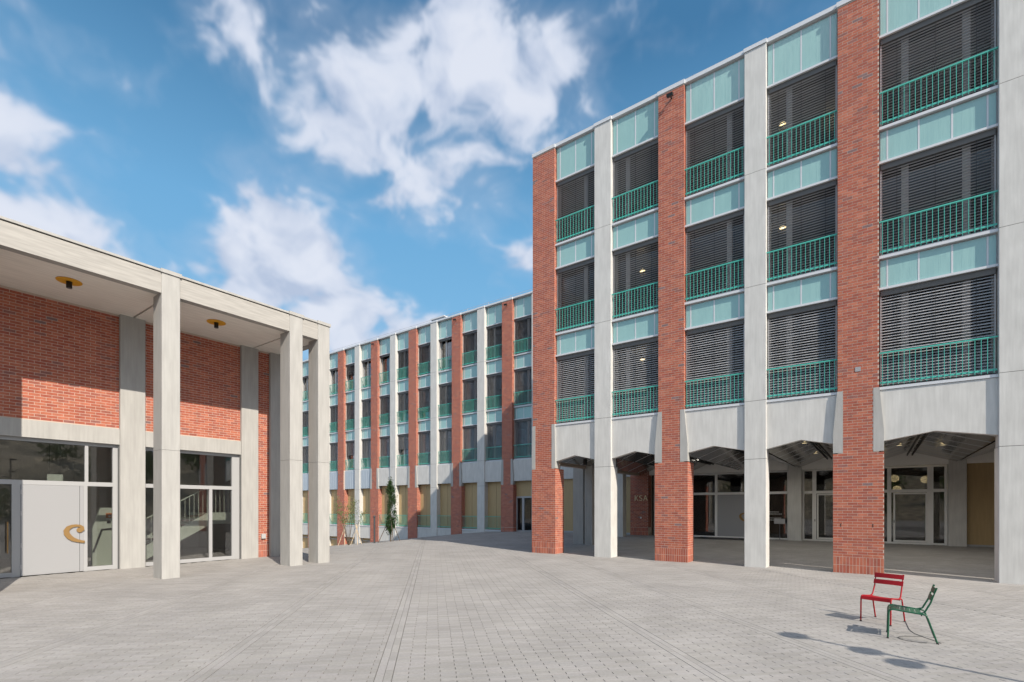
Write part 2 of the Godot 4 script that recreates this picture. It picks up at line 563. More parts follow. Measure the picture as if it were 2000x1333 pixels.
# ------------------------------------------------------------------ the scene
func _ready() -> void:
	rng.seed = 7
	# camera, sky, sun, exposure
	var cam := Camera3D.new()
	cam.name = "camera"
	cam.position = eye
	cam.rotation.y = deg_to_rad(36.05)
	cam.projection = Camera3D.PROJECTION_FRUSTUM
	cam.near = 0.1
	cam.far = 3000.0
	cam.size = 0.1 * 1333.0 / 976.0
	cam.frustum_offset = Vector2(0, 0.1 * 323.5 / 976.0)
	add_child(cam)
	cam.current = true
	var we := WorldEnvironment.new()
	we.name = "world_environment"
	var env := Environment.new()
	env.background_mode = Environment.BG_SKY
	env.tonemap_mode = Environment.TONE_MAPPER_LINEAR
	env.tonemap_exposure = 1.5
	env.sdfgi_enabled = true
	env.ssao_enabled = true
	env.ssil_enabled = true
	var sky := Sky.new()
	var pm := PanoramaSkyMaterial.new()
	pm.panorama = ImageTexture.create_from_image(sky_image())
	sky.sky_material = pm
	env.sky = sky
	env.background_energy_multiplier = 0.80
	we.environment = env
	add_child(we)
	var sun := DirectionalLight3D.new()
	sun.name = "sun"
	sun.light_energy = 1.32
	sun.light_color = Color(1.0, 0.955, 0.89)
	sun.light_angular_distance = 0.5
	sun.shadow_enabled = true
	var az := deg_to_rad(71.5)
	var el := deg_to_rad(37.2)
	var dir := Vector3(-sin(az) * cos(el), -sin(el), -cos(az) * cos(el))
	sun.basis = Basis.looking_at(dir, Vector3.UP)
	add_child(sun)

	make_materials()
	UNIT = MB.new().box(Vector3.ZERO, Vector3.ONE).mesh()
	for c in TONES:
		brick_mesh.append(MB.new().box(Vector3.ZERO, Vector3.ONE).mesh(c))

	ground()
	right_wing()
	undercroft()
	rear_wing()
	pavilion()
	furniture()
	plants()
	surroundings()

func sky_image() -> Image:
	var w := 2048
	var h := 1024
	var img := Image.create(w, h, false, Image.FORMAT_RGBF)
	var f := FastNoiseLite.new()
	f.seed = 5
	f.noise_type = FastNoiseLite.TYPE_SIMPLEX_SMOOTH
	f.frequency = 1.0
	f.fractal_octaves = 6
	f.fractal_gain = 0.55
	var f2 := FastNoiseLite.new()
	f2.seed = 77
	f2.frequency = 1.0
	f2.fractal_octaves = 3
	# banks of cloud: azimuth, elevation, half-widths (degrees), weight
	var lobes := [
		[-64.0, 40.5, 4.5, 2.2, 0.6], [-57.0, 38.5, 5.0, 4.5, 0.8], [-50.0, 36.5, 7.5, 5.5, 0.9], [-41.5, 41.0, 9.0, 6.0, 1.15], [-33.0, 40.5, 5.0, 3.6, 0.95], [-43.5, 34.5, 7.0, 4.5, 1.0], [-50.5, 31.0, 3.6, 2.6, 0.7], [-40.0, 48.0, 7.0, 4.0, 0.8],
		[-62.5, 27.5, 4.2, 3.6, 1.0], [-60.0, 23.5, 6.0, 4.5, 1.2], [-55.5, 20.5, 7.5, 3.6, 1.1], [-50.0, 17.0, 9.0, 3.2, 1.0], [-43.0, 14.0, 9.0, 2.5, 0.5],
		[-83.0, 32.5, 4.0, 3.0, 0.55], [-82.5, 26.5, 5.0, 4.0, 1.1], [-82.0, 21.0, 5.5, 3.6, 1.25], [-90.0, 24.0, 8.0, 7.0, 1.1], [-34.0, 26.5, 4.0, 1.8, 0.42], [-36.0, 19.0, 5.0, 2.0, 0.45],
	]
	for y in h:
		var elv := (0.5 - (y + 0.5) / h) * PI
		var ed := rad_to_deg(elv)
		if ed < -2.0:
			for x in w:
				img.set_pixel(x, y, Color(0.24, 0.235, 0.225))
			continue
		var t1 := clampf((ed - 10.0) / 18.0, 0, 1)
		var t2 := clampf((ed - 28.0) / 14.0, 0, 1)
		var t3 := clampf((ed - 42.0) / 40.0, 0, 1)
		var blue := Color(0.215, 0.46, 0.70).lerp(Color(0.140, 0.350, 0.590), t1).lerp(Color(0.052, 0.165, 0.325), t2).lerp(Color(0.045, 0.14, 0.29), t3)
		for x in w:
			var a := wrapf((x + 0.5) / w * TAU, -PI, PI)
			var d := Vector3(sin(a) * cos(elv), sin(elv), -cos(a) * cos(elv))
			var ad := rad_to_deg(a)
			var inner := ad > -100.0 and ad < 25.0 and ed < 56.0
			var bias := -0.42
			if inner:
				var s := 0.0
				for l in lobes:
					var dx: float = (ad - l[0]) / l[2]
					var dy: float = (ed - l[1]) / l[3]
					var q := dx * dx + dy * dy
					if q < 5.0:
						s = maxf(s, l[4] * exp(-q * 0.62))
				bias += s * 1.05
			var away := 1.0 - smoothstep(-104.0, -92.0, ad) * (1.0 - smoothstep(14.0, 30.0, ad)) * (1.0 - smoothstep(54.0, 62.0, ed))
			var wx := f2.get_noise_3d(d.x * 5.0, d.y * 7.0, d.z * 5.0)
			var wy := f2.get_noise_3d(d.x * 5.0 + 31.0, d.y * 7.0, d.z * 5.0)
			var p := Vector3(d.x + wx * 0.05, d.y * 1.35 + wy * 0.05, d.z - wx * 0.03) * 7.0
			var n := f.get_noise_3dv(p)
			var k := f2.get_noise_3d(d.x * 1.6, d.y * 2.2, d.z * 1.6)
			bias += away * (0.34 + k * 0.9)  # denser cloud outside the view, put in to lift fill light
			var m := smoothstep(-0.10, 0.46, n * 0.95 + bias)
			var veil := 0.22 * smoothstep(-0.45, 0.25, n * 0.8 + wx * 0.4 + bias)
			m = maxf(m, veil)
			var glow := maxf(d.dot(Vector3(0.755, 0.605, 0.253)), 0.0)
			var air := blue.lerp(Color(0.95, 0.94, 0.92), 0.85 * pow(glow, 3.0))  # haze about the sun spread wider for more fill light
			air = air.lerp(Color(2.4, 2.3, 2.15), 0.8 * pow(glow, 60.0))
			if m <= 0.001:
				img.set_pixel(x, y, air)
				continue
			var thick := clampf((n * 0.9 + bias) * 1.3, 0, 1)
			var n2 := f.get_noise_3dv(p + Vector3(0.22, 0.34, -0.10))
			var shade := clampf(0.45 + 1.1 * (n2 - n) + 0.35 * k, 0, 1)
			var cc := Color(0.53, 0.59, 0.71).lerp(Color(0.40, 0.47, 0.61), shade)
			cc = cc.lerp(Color(0.66, 0.69, 0.77), thick * (1.0 - shade) * 0.8)
			img.set_pixel(x, y, air.lerp(cc * (1.0 + 0.9 * away + 1.0 * pow(glow, 3.0)), m * 0.97))  # cloud out of view and near the sun brightened for fill
	return img

# ------------------------------------------------------------------ ground and paving
func ground() -> void:
	var xs := [-900.0, -400.0, -200.0, -110.0]
	var x := -70.0
	while x < 14.0:
		xs.append(x)
		x += 0.8
	xs.append_array([14.0, 20.0, 30.0, 60.0, 120.0, 300.0, 900.0])
	var es := [-900.0, -300.0, -100.0, -40.0, -15.0, -6.0, 0.0]
	var e := 4.0
	while e < 34.0:
		es.append(e)
		e += 0.8
	es.append_array([40.0, 60.0, 120.0, 400.0, 900.0])
	var g := MB.new()
	for i in xs.size():
		for j in es.size():
			g.v.append(Vector3(xs[i], gh(xs[i], es[j]) - 0.016, -es[j]))
			g.n.append(Vector3.UP)
	var m: int = es.size()
	for i in xs.size() - 1:
		for j in m - 1:
			var a := i * m + j
			for q in [a, a + 1, a + m + 1, a, a + m + 1, a + m]:
				g.ix.append(q)
	var gr := struct("ground", g, M.ground)
	# joint bed under the paved court
	var b := MB.new()
	x = -28.8
	while x < 12.0:
		e = -4.0
		while e < 31.2:
			var p := [Vector2(x, e), Vector2(x, e + 0.8), Vector2(x + 0.8, e + 0.8), Vector2(x + 0.8, e)]
			var q := []
			for c in p:
				q.append(Vector3(c.x, gh(c.x, c.y) - 0.010, -c.y))
			b.quad(q[0], q[1], q[2], q[3])
			e += 0.8
		x += 0.8
	part("joint_bed", b, M.bed, gr)
	# pavers: long slim stones laid at 45 degrees to the buildings, pairs of running rows between the fields
	var strips := [-16.6, -13.9, -11.2, -8.3, -5.5, -2.76, -0.587, 3.36, 5.37, 8.1, 10.6, 13.0, 15.6, 18.2, 20.9, 23.6, 26.2]
	var s2 := sqrt(0.5)
	var list := []
	var put := func(a: float, bb: float, la: float, lb: float):
		var px := -s2 * a + s2 * bb
		var pe := s2 * a + s2 * bb
		if px < -28.6 or px > 11.0 or pe < -3.5 or pe > 30.3:
			return
		if px < -19.2 and pe < 10.9 or px > 7.0 and pe > 18.5:
			return
		var y := gh(px, pe)
		var q := pixel(Vector3(px, y, -pe))
		if q.z < 1.5 or absf(q.x) > 1.25:
			return
		list.append([q.z if absf(q.x) < 1.0 and q.y > -0.345 else q.z + 1000.0, px, y, pe, la, lb])
	var row_d := 0.0795
	for k in strips.size() - 1:
		var c0: float = strips[k]
		var c1: float = strips[k + 1]
		# the two running rows
		for side in [-0.5, 0.5]:
			var a := -4.0 + (0.19 if side > 0 else 0.0)
			while a < 42.0:
				put.call(a, c0 + side * 0.1, 0.38, 0.0945)
				a += 0.385
		var f0 := c0 + 0.102
		var f1 := c1 - 0.102
		var row := 0
		var aa := -4.0
		while aa < 42.0:
			var bb := f0 - (0.19 if row % 2 else 0.0) - rng.randf() * 0.012
			while bb < f1:
				var l := maxf(bb, f0)
				var r := minf(bb + 0.38, f1)
				if r - l > 0.03:
					put.call(aa, (l + r) / 2, row_d - 0.0028, r - l - 0.010)
				bb += 0.38
			aa += row_d
			row += 1
	list.sort_custom(func(p, q): return p[0] < q[0])
	var qa := Vector3(-s2, 0, -s2)
	var qb := Vector3(s2, 0, -s2)
	var tones := []
	for i in 6:
		var t := 0.93 + 0.026 * i
		tones.append(Color(0.342 * t, 0.329 * t, 0.314 * t + 0.003 * (i % 3)))
	var pm := []
	for c in tones:
		pm.append(MB.new().box(Vector3.ZERO, Vector3.ONE).mesh(c))
	var mm := MultiMesh.new()
	mm.transform_format = MultiMesh.TRANSFORM_3D
	mm.use_colors = true
	mm.mesh = UNIT
	mm.instance_count = maxi(list.size() - 300, 0)
	for i in list.size():
		var l: Array = list[i]
		var sa: float = gh(l[1] + qa.x * 0.3, l[3] - qa.z * 0.3) - gh(l[1] - qa.x * 0.3, l[3] + qa.z * 0.3)
		var sb: float = gh(l[1] + qb.x * 0.3, l[3] - qb.z * 0.3) - gh(l[1] - qb.x * 0.3, l[3] + qb.z * 0.3)
		var t := Transform3D(Basis((qb + Vector3(0, sb / 0.6, 0)) * l[5], Vector3(0, 0.03, 0), -(qa + Vector3(0, sa / 0.6, 0)) * l[4]), Vector3(l[1], l[2] - 0.015 + rng.randf_range(-0.0008, 0.0008), -l[3]))
		var tone := rng.randi() % 6
		if i < 300:
			placed("paver", pm[tone], M.paver, gr, t)
		else:
			mm.set_instance_transform(i - 300, t)
			var j := rng.randf_range(0.97, 1.03)
			mm.set_instance_color(i - 300, Color(tones[tone].r * j, tones[tone].g * j, tones[tone].b * j))
	var o := MultiMeshInstance3D.new()
	o.multimesh = mm
	o.material_override = M.paver
	o.name = "paving"
	o.set_meta("kind", "stuff")
	gr.add_child(o, true)

# ------------------------------------------------------------------ right wing
const PF := 18.4

func right_wing() -> void:
	var b := thing("school_building", "four storey brick and concrete school wing with green railings above an open arcade, at right", "building", Vector3(-2.5, 0, -PF))
	var bricks := [[-11.70, 1.11, 1.20], [-6.12, 0.95, 1.22], [-0.43, 1.03, 1.27], [6.46, 1.03, 1.27]]
	for q in bricks:
		brick_pier(b, q[0], q[1], q[2], 0.0, PF, 0.72)
	for q in [[-9.25, -8.52], [-3.61, -2.94], [2.66, 3.33]]:
		concrete_pier(b, q[0], q[1], -0.3, PF, 0.62)
	var bays := [[-11.145, -9.25, -9.83, 2], [-8.52, -6.595, -7.97, 2], [-5.645, -3.61, -4.17, 2], [-2.94, -0.945, -2.31, 2], [0.085, 2.66, 0.0, 3], [3.33, 5.945, 0.0, 3]]
	var idx := 0
	for q in bays:
		var xl: float = q[0]
		var xr: float = q[1]
		var near: bool = idx >= 2 and idx <= 4
		var mull := [q[2]] if idx < 4 else [xl + 0.62, xr - 0.60]
		# precast panel with its gabled lower edge
		var mid := (xl + xr) / 2
		var lo := xl - (0.07 if idx % 2 == 0 else 0.0)
		var hi := xr + (0.07 if idx % 2 == 1 else 0.0)
		var pl := PackedVector2Array([Vector2(lo, 3.96), Vector2(mid, 4.19), Vector2(hi, 3.96), Vector2(hi, 5.5), Vector2(lo, 5.5)])
		part("concrete_panel", MB.new().prism(pl, Transform3D(Basis(), Vector3(0, 0, -PF - 0.085)), -0.24), M.concrete, b)
		for k in 3:
			sill(b, xl, xr, SILL[k], PF)
			window(b, xl + 0.02, xr - 0.02, SILL[k] + 0.01, HEAD[k] - 0.02, PF, mull, 0.0 if idx == 5 and k == 9 else 1.0, near, [0.68, 0.16, 0.20][k])
			railing(b, xl + 0.02, xr - 0.02, SILL[k], SILL[k] + 1.0, PF + 0.09, idx <= 4)
			var top: float = 17.44 if k == 2 else SILL[k + 1] - 0.15
			band(b, xl, xr, HEAD[k] + 0.02, top, PF, q[3])
		idx += 1
	# roof edge: metal coping, proud over the piers
	var cop := MB.new().span(-12.27, 7.0, 17.50, 17.62, PF + 0.05, PF + 0.6)
	for q in bricks:
		cop.span(q[0] - q[1] / 2 - 0.03, q[0] + q[1] / 2 + 0.03, 17.455, 17.60, PF - 0.03, PF + 0.047)
	for q in [[-9.25, -8.52], [-3.61, -2.94], [2.66, 3.33]]:
		cop.span(q[0] - 0.02, q[1] + 0.02, 17.475, 17.60, PF - 0.03, PF + 0.047)
	part("roof_coping", cop, M.trim, b)
	part("roof", MB.new().span(-12.2, 6.95, 17.25, 17.49, PF + 0.49, 30.2), M.room, b)
	var wire := MB.new()
	var x := -12.1
	while x < 6.9:
		wire.span(x - 0.008, x + 0.008, 17.62, 17.86, PF + 0.30, PF + 0.316)
		x += 1.12
	wire.span(-12.1, 6.9, 17.83, 17.845, PF + 0.30, PF + 0.315)
	part("roof_rail", wire, M.frame, b)
	# inside: floors, rear and cross walls of the rooms behind the windows
	for y in [4.9, 8.62, 12.40]:
		part("floor_slab", MB.new().span(-12.2, 6.95, y, y + 0.42, PF + 0.5, 30.2), M.room, b)
	part("corridor_wall", MB.new().span(-12.0, 6.9, 5.33, 17.24, PF + 6.0, PF + 6.2), M.room, b)
	for xx in [-5.6, -0.43, 3.0]:
		part("room_wall", MB.new().span(xx - 0.1, xx + 0.1, 5.33, 17.24, PF + 0.5, PF + 6.0), M.room, b)
	# the end walls; brick outside
	var wl := part("end_wall", MB.new().span(-12.2, -11.9, 3.97, 17.25, PF + 0.5, 30.2), M.mortar, b)
	brick_face(wl, Vector3(-12.2, 3.97, -30.2), Vector3.BACK, Vector3.LEFT, 30.2 - PF - 0.5, 3.97, 17.2)
	var wr := part("end_wall", MB.new().span(6.65, 6.95, -0.2, 17.25, PF + 0.63, 30.2), M.mortar, b)  # unseen wall added down to the paving, keeps sun out of the arcade
	part("plate", MB.new().span(-0.50, -0.36, 6.13, 6.27, PF - 0.012, PF - 0.006), M.panel, b)
	var slots := MB.new()
	for sx in [-0.86, -0.06]:
		slots.span(sx - 0.009, sx + 0.009, 1.42, 1.52, PF - 0.008, PF - 0.005)
	part("weep_slot", slots, M.black, b)
	lay_bricks(b, 300)
	floodlight(-6.09, 17.12, PF, "small black floodlight on the second brick pier of the near wing")
	var lums := [[-2.72, 15.9, "top floor left of the third brick pier"], [-1.25, 14.2, "top floor right against the third brick pier"], [-2.72, 12.15, "middle floor left of the third brick pier"], [-8.0, 12.05, "middle floor in the second window from the corner"], [-8.0, 8.3, "first floor in the second window from the corner"]]
	for l in lums:
		var at := Vector3(l[0], l[1], -PF - 2.0)
		var o := thing("ceiling_lamp", "lit round ceiling lamp behind the blinds, " + l[2], "ceiling lamp", at, "lit lamps behind the blinds")
		part("glowing_disc", MB.new().lathe([Vector2(0.0, -0.02), Vector2(0.10, -0.02), Vector2(0.12, 0.0), Vector2(0.10, 0.02), Vector2(0.0, 0.02)], at), M.lamp_glow, o)
		part("rod", MB.new().tube([at + Vector3(0, 0.02, 0), at + Vector3(0, 0.25, 0)], 0.01), M.black, o)
		var li := OmniLight3D.new()
		li.name = "lamp_light"
		li.light_energy = 0.12
		li.light_color = Color(1.0, 0.9, 0.7)
		li.omni_range = 8.0
		li.omni_attenuation = 2.0
		li.light_size = 0.15
		li.shadow_enabled = true
		li.position = Vector3(0, -0.06, 0)
		o.add_child(li, true)

# ------------------------------------------------------------------ the arcade under the right wing
func undercroft() -> void:
	var o := thing("arcade_hall", "glazed entrance hall front with folded dark metal ceiling under the near wing", "entrance hall", Vector3(-2.5, 0.25, -30.4))
	var lines := [-11.70, -8.885, -6.12, -3.275, -0.43, 2.995, 6.46]
	for i in lines.size() - 1:
		var a: float = lines[i]
		var c: float = lines[i + 1]
		var mid := (a + c) / 2
		for s in 2:
			var x0 := a + 0.03 if s == 0 else mid
			var x1 := mid if s == 0 else c - 0.03
			var y0 := 4.07 if s == 0 else 4.63
			var y1 := 4.63 if s == 0 else 4.07
			var e := PF + 0.40
			while e < 29.9:
				var e2 := minf(e + 1.45, 30.0) - 0.018
				var p := MB.new()
				var q := [Vector3(x0 + 0.008, y0, -e), Vector3(x1 - 0.008, y1, -e), Vector3(x1 - 0.008, y1, -e2), Vector3(x0 + 0.008, y0, -e2)]
				var up := Vector3(0, 0.03, 0)
				p.quad(q[0], q[1], q[2], q[3])
				p.quad(q[0] + up, q[3] + up, q[2] + up, q[1] + up)
				p.quad(q[0], q[0] + up, q[1] + up, q[1])
				p.quad(q[3], q[2], q[2] + up, q[3] + up)
				part("ceiling_panel", p, M.ceiling, o)
				var sl := Vector3(x1 - x0 - 0.02, y1 - y0, 0)
				var bx := Basis(sl.normalized(), Vector3.BACK.cross(sl.normalized()), Vector3.BACK)
				if e2 < 29.5:
					part("ceiling_seam", MB.new().box((q[2] + q[3]) / 2 + Vector3(0, -0.003, -0.009), Vector3(sl.length(), 0.014, 0.017), bx), M.trim, o)
				e += 1.45
		# service rail in the ridge, and the white gable that closes the fold at the rear
		if i > 0:
			part("ceiling_rail", MB.new().span(mid - 0.11, mid - 0.07, 4.40, 4.48, PF + 1.0, 29.6).span(mid + 0.07, mid + 0.11, 4.40, 4.48, PF + 1.0, 29.6), M.black, o)
		var gp := PackedVector2Array([Vector2(a, 3.98), Vector2(c, 3.98), Vector2(c, 4.10), Vector2(mid, 4.66), Vector2(a, 4.10)])
		part("gable_board", MB.new().prism(gp, Transform3D(Basis(), Vector3(0, 0, -30.05)), -0.3), M.gable, o)
	part("upper_slab", MB.new().span(-12.2, 6.95, 4.72, 4.89, PF + 0.5, 30.4), M.joint, o)
	# inner columns
	for q in [[-3.76, -3.12, 29.95], [2.68, 3.30, 29.95]]:
		part("column", MB.new().post(q[0], q[1], 0.1, 4.7, q[2], q[2] + 0.5), M.concrete, o)
	part("column", MB.new().post(-12.74, -12.14, -0.1, 4.7, 22.9, 23.35), M.pale, o)
	part("column", MB.new().post(-11.98, -11.55, -0.1, 4.7, 22.75, 23.2), M.pale, o)
	part("column", MB.new().post(-12.75, -12.1, 0, 4.7, 27.8, 28.3), M.concrete, o)
	# glazing: [x0, x1] frames posts
	var eg := 30.45
	var g0 := 0.27
	var posts := [[-11.2, -11.05], [-8.9, -8.8], [-7.56, -7.42], [-5.94, -5.8], [-4.9, -4.78], [-3.84, -3.74], [-3.14, -3.04], [-2.68, -2.50], [-1.30, -1.12], [0.24, 0.32], [0.46, 0.62], [1.97, 2.19], [2.58, 2.68]]
	var fr := MB.new()
	for p in posts:
		fr.span(p[0], p[1], g0, 3.98, eg, eg + 0.09)
	for s in [[-11.2, -3.76], [-3.12, 2.68]]:
		fr.span(s[0], s[1], 3.90, 3.98, eg + 0.005, eg + 0.085).span(s[0], s[1], 2.72, 2.86, eg + 0.005, eg + 0.085).span(s[0], s[1], 0.2, 0.33, eg + 0.005, eg + 0.085)
	var f := part("glazing_frame", fr, M.arcade_frame, o)
	for i in posts.size() - 1:
		var x0: float = posts[i][1]
		var x1: float = posts[i + 1][0]
		if x1 - x0 < 0.03 or (x0 < -3.7 and x1 > -3.2):
			continue
		part("pane", MB.new().span(x0, x1, 2.86, 3.90, eg + 0.03, eg + 0.036).span(x0, x1, 2.86, 3.90, eg + 0.048, eg + 0.054).span(x0, x1, 2.86, 3.90, eg + 0.066, eg + 0.072), M.dark_glass, f)
		if x0 < -7.0 and x1 > -6.5:
			continue
		part("pane", MB.new().span(x0, x1, 0.33, 2.72, eg + 0.03, eg + 0.036).span(x0, x1, 0.33, 2.72, eg + 0.048, eg + 0.054).span(x0, x1, 0.33, 2.72, eg + 0.066, eg + 0.072), M.dark_glass, f)
	# opaque entrance leaf with its brass scroll, glazed doors with handles
	var d := part("door", MB.new().span(-7.42, -5.94, 0.31, 2.74, eg + 0.02, eg + 0.07), M.panel, o)
	part("scroll", MB.new().prism(scroll(0.0022), Transform3D(Basis(), Vector3(-6.02, 1.42, -eg - 0.016)), 0.02), M.brass, d)
	var dr := MB.new()
	dr.span(0.70, 0.77, 0.34, 2.70, eg - 0.015, eg - 0.002).span(1.90, 1.966, 0.34, 2.70, eg - 0.015, eg - 0.002).span(0.77, 1.90, 2.63, 2.70, eg - 0.015, eg - 0.002).span(0.77, 1.90, 0.34, 0.43, eg - 0.015, eg - 0.002)
	var d2 := part("door", dr, M.arcade_frame, o)
	part("door_handle", MB.new().box(Vector3(0.73, 1.32, -eg + 0.03), Vector3(0.03, 0.12, 0.03)), M.black, d2)
	var dr3 := MB.new()
	dr3.span(-2.47, -2.40, 0.34, 2.70, eg - 0.015, eg - 0.002).span(-1.38, -1.31, 0.34, 2.70, eg - 0.015, eg - 0.002).span(-2.40, -1.38, 2.63, 2.70, eg - 0.015, eg - 0.002).span(-2.40, -1.38, 0.34, 0.43, eg - 0.015, eg - 0.002)
	var d3 := part("door", dr3, M.arcade_frame, o)
	part("door_handle", MB.new().box(Vector3(-2.56, 1.32, -eg + 0.03), Vector3(0.03, 0.12, 0.03)), M.black, d3)
	# white lines of notice text on the glass
	var tx := MB.new()
	for k in 5:
		var y := 1.72 - 0.11 * k
		var x := -4.72
		while x < -4.24 + 0.1 * (k % 2):
			var l := rng.randf_range(0.03, 0.07)
			if k != 2:
				tx.span(x, x + l, y, y + 0.045, eg + 0.034, eg + 0.038)
			x += l + 0.02
	part("window_lettering", tx, M.white, o)
	# ochre wall at the right, hall behind the glass
	part("ochre_wall", MB.new().span(3.30, 6.64, 0.33, 3.98, 30.3, 30.5), M.gold, o)
	part("wall_base", MB.new().span(3.30, 6.64, 0.2, 0.33, 30.28, 30.52), M.white_frame, o)
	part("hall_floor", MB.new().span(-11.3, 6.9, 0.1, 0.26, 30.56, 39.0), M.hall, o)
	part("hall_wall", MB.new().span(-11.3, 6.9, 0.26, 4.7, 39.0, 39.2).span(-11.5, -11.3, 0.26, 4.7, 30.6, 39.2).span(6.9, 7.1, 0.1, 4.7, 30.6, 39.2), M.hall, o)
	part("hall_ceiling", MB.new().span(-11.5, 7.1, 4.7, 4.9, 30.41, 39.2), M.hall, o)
	# the brick pier with the school's initials
	var kp := part("brick_pier", MB.new().span(-12.52, -11.36, 0.0, 4.69, 29.9, 30.6), M.mortar, o)
	soldiers(kp, Vector3(-12.52, 0.2, -29.9), Vector3.RIGHT, Vector3.BACK, 1.16, 0.24)
	brick_face(kp, Vector3(-12.52, 0.7, -29.9), Vector3.RIGHT, Vector3.BACK, 1.16, 0.74, 4.66)
	brick_face(kp, Vector3(-11.36, 0.7, -29.9), Vector3.FORWARD, Vector3.RIGHT, 0.5, 0.74, 4.66)
	lay_bricks(o, 0)
	var sg := thing("sign", "thin metal letters KSA on the dark brick pier inside the arcade", "sign", Vector3(-11.83, 2.36, -29.88))
	var xk := -0.43
	for ch in ["K", "S", "A"]:
		var tm := TextMesh.new()
		tm.text = ch
		var sf := SystemFont.new()
		sf.font_names = PackedStringArray(["Droid Sans"])
		tm.font = sf
		tm.font_size = 48
		tm.pixel_size = 0.0098
		tm.depth = 0.04
		var li := MeshInstance3D.new()
		li.mesh = tm
		li.name = "letter_" + ch.to_lower()
		li.material_override = M.brass_light
		li.position = Vector3(xk + 0.14, 0.2, 0.01)
		sg.add_child(li, true)
		xk += 0.30
	var wl := thing("wall_light", "small round white light on the brick pier below the letters", "wall light", Vector3(-11.81, 1.34, -29.88))
	part("disc", MB.new().prism(circle(0.05), Transform3D(Basis(), Vector3(-11.81, 1.34, -29.87)), 0.03), M.white, wl)
	# black spotlights under the ceiling folds
	var sp := [[-10.3, 19.6, "first bay beside the corner brick pier"], [-4.5, 23.5, "bay right of the second brick pier"]]
	for s in sp:
		var at := Vector3(s[0], 4.0, -s[1])
		var t := thing("spotlight", "black cylinder spotlight hanging from the arcade ceiling, " + s[2], "spotlight", at, "spotlights in the arcade")
		part("canister", MB.new().lathe([Vector2(0.0, -0.14), Vector2(0.085, -0.14), Vector2(0.09, -0.12), Vector2(0.09, 0.12), Vector2(0.0, 0.12)], at), M.black, t)
		part("stem", MB.new().tube([at + Vector3(0, 0.12, 0), at + Vector3(0, 0.45, 0)], 0.012), M.black, t)
	for dl in [[0.75, 20.6], [0.75, 24.6], [2.05, 20.6], [2.05, 24.6], [-2.2, 22.0], [-2.2, 26.5], [-4.5, 22.0], [-4.5, 27.0], [-7.4, 22.0], [-7.4, 26.5], [-10.2, 25.0], [5.0, 23.0]]:  # downlights added to brighten the dark arcade
		var seg := 0
		while seg < lines.size() - 2 and lines[seg + 1] < dl[0]:
			seg += 1
		var mid: float = (lines[seg] + lines[seg + 1]) / 2
		var yy: float = 4.07 + 0.56 * (1.0 - absf(dl[0] - mid) / ((lines[seg + 1] - lines[seg]) / 2))
		var at := Vector3(dl[0], yy - 0.02, -dl[1])
		var row: String = ["first", "second", "third", "fourth", "fifth", "sixth"][5 - seg]
		var t := thing("fill_downlight", "small added fill lamp, %s slope of the %s arcade fold from right, nearer the %s" % ["left" if dl[0] < mid else "right", row, "front" if dl[1] < 24.0 else "rear glazing"], "ceiling light", at, "added fill lamps in the arcade ceiling")
		part("glowing_disc", MB.new().lathe([Vector2(0, -0.012), Vector2(0.10, -0.012), Vector2(0.10, 0.012), Vector2(0, 0.012)], at, 18), M.lamp_glow, t)
		part("ring", MB.new().lathe([Vector2(0.10, -0.012), Vector2(0.125, -0.02), Vector2(0.13, 0.0), Vector2(0.10, 0.012)], at, 18), M.frame, t)
		var li := SpotLight3D.new()
		li.name = "fill_beam"
		li.light_energy = 1.35
		li.light_color = Color(1.0, 0.97, 0.91)
		li.spot_angle = 84.0
		li.spot_angle_attenuation = 0.6
		li.spot_range = 14.0
		li.spot_attenuation = 2.0
		li.light_size = 0.1
		li.shadow_enabled = true
		li.rotation.x = -PI / 2
		li.position = Vector3(0, -0.05, 0)
		t.add_child(li, true)
	# lit globe lamps in the hall
	var globes := [[0.52, 3.45, "left of the glazed door, upper"], [1.75, 3.35, "above the right end of the glazed door"], [0.62, 2.88, "at the transom left of the door"], [2.68, 2.95, "at the transom right of the door"], [3.02, 3.6, "at the right edge of the upper pane"]]
	for g in globes:
		var at := Vector3(g[0] + 0.28, g[1] + 0.05, -32.6)
		var t := thing("globe_lamp", "lit white globe lamp inside the hall, " + g[2], "pendant lamp", at, "globe lamps in the hall")
		var pr := []
		for k in 13:
			var th := PI * k / 12.0
			pr.append(Vector2(0.19 * sin(th), -0.19 * cos(th)))
		part("globe", MB.new().lathe(pr, at), M.lamp_glow, t)
		part("cord", MB.new().tube([at + Vector3(0, 0.19, 0), at + Vector3(0, 4.69 - at.y, 0)], 0.006), M.black, t)
		var li := OmniLight3D.new()
		li.name = "globe_light"
		li.light_energy = 0.22
		li.light_color = Color(1.0, 0.88, 0.66)
		li.omni_range = 9.0
		li.omni_attenuation = 2.0
		li.light_size = 0.15
		li.shadow_enabled = true
		t.add_child(li, true)
	var mt := thing("doormat", "black entrance mat on the paving before the white door", "doormat", Vector3(-6.6, 0.25, -29.3))
	part("mat", MB.new().span(-8.3, -5.4, gh(-7, 29.0) - 0.006, gh(-7, 29.2) + 0.02, 28.6, 30.2), M.black, mt)
	var inf := thing("notice_stand", "small pale notice stand on a thin post by the glass", "stand", Vector3(-4.15, 0.26, -30.0))
	part("post", MB.new().tube([Vector3(-4.15, 0.24, -30.1), Vector3(-4.15, 1.15, -30.1)], 0.015), M.steel, inf)
	part("board", MB.new().box(Vector3(-4.15, 1.25, -30.06), Vector3(0.52, 0.28, 0.02), Basis(Vector3.RIGHT, -0.3)), M.panel, inf)
	part("foot", MB.new().span(-4.35, -3.95, 0.24, 0.265, 29.95, 30.25), M.steel, inf)

func circle(r: float) -> PackedVector2Array:
	var p := PackedVector2Array()
	for k in 20:
		p.append(Vector2(cos(TAU * k / 20), sin(TAU * k / 20)) * r)
	return p

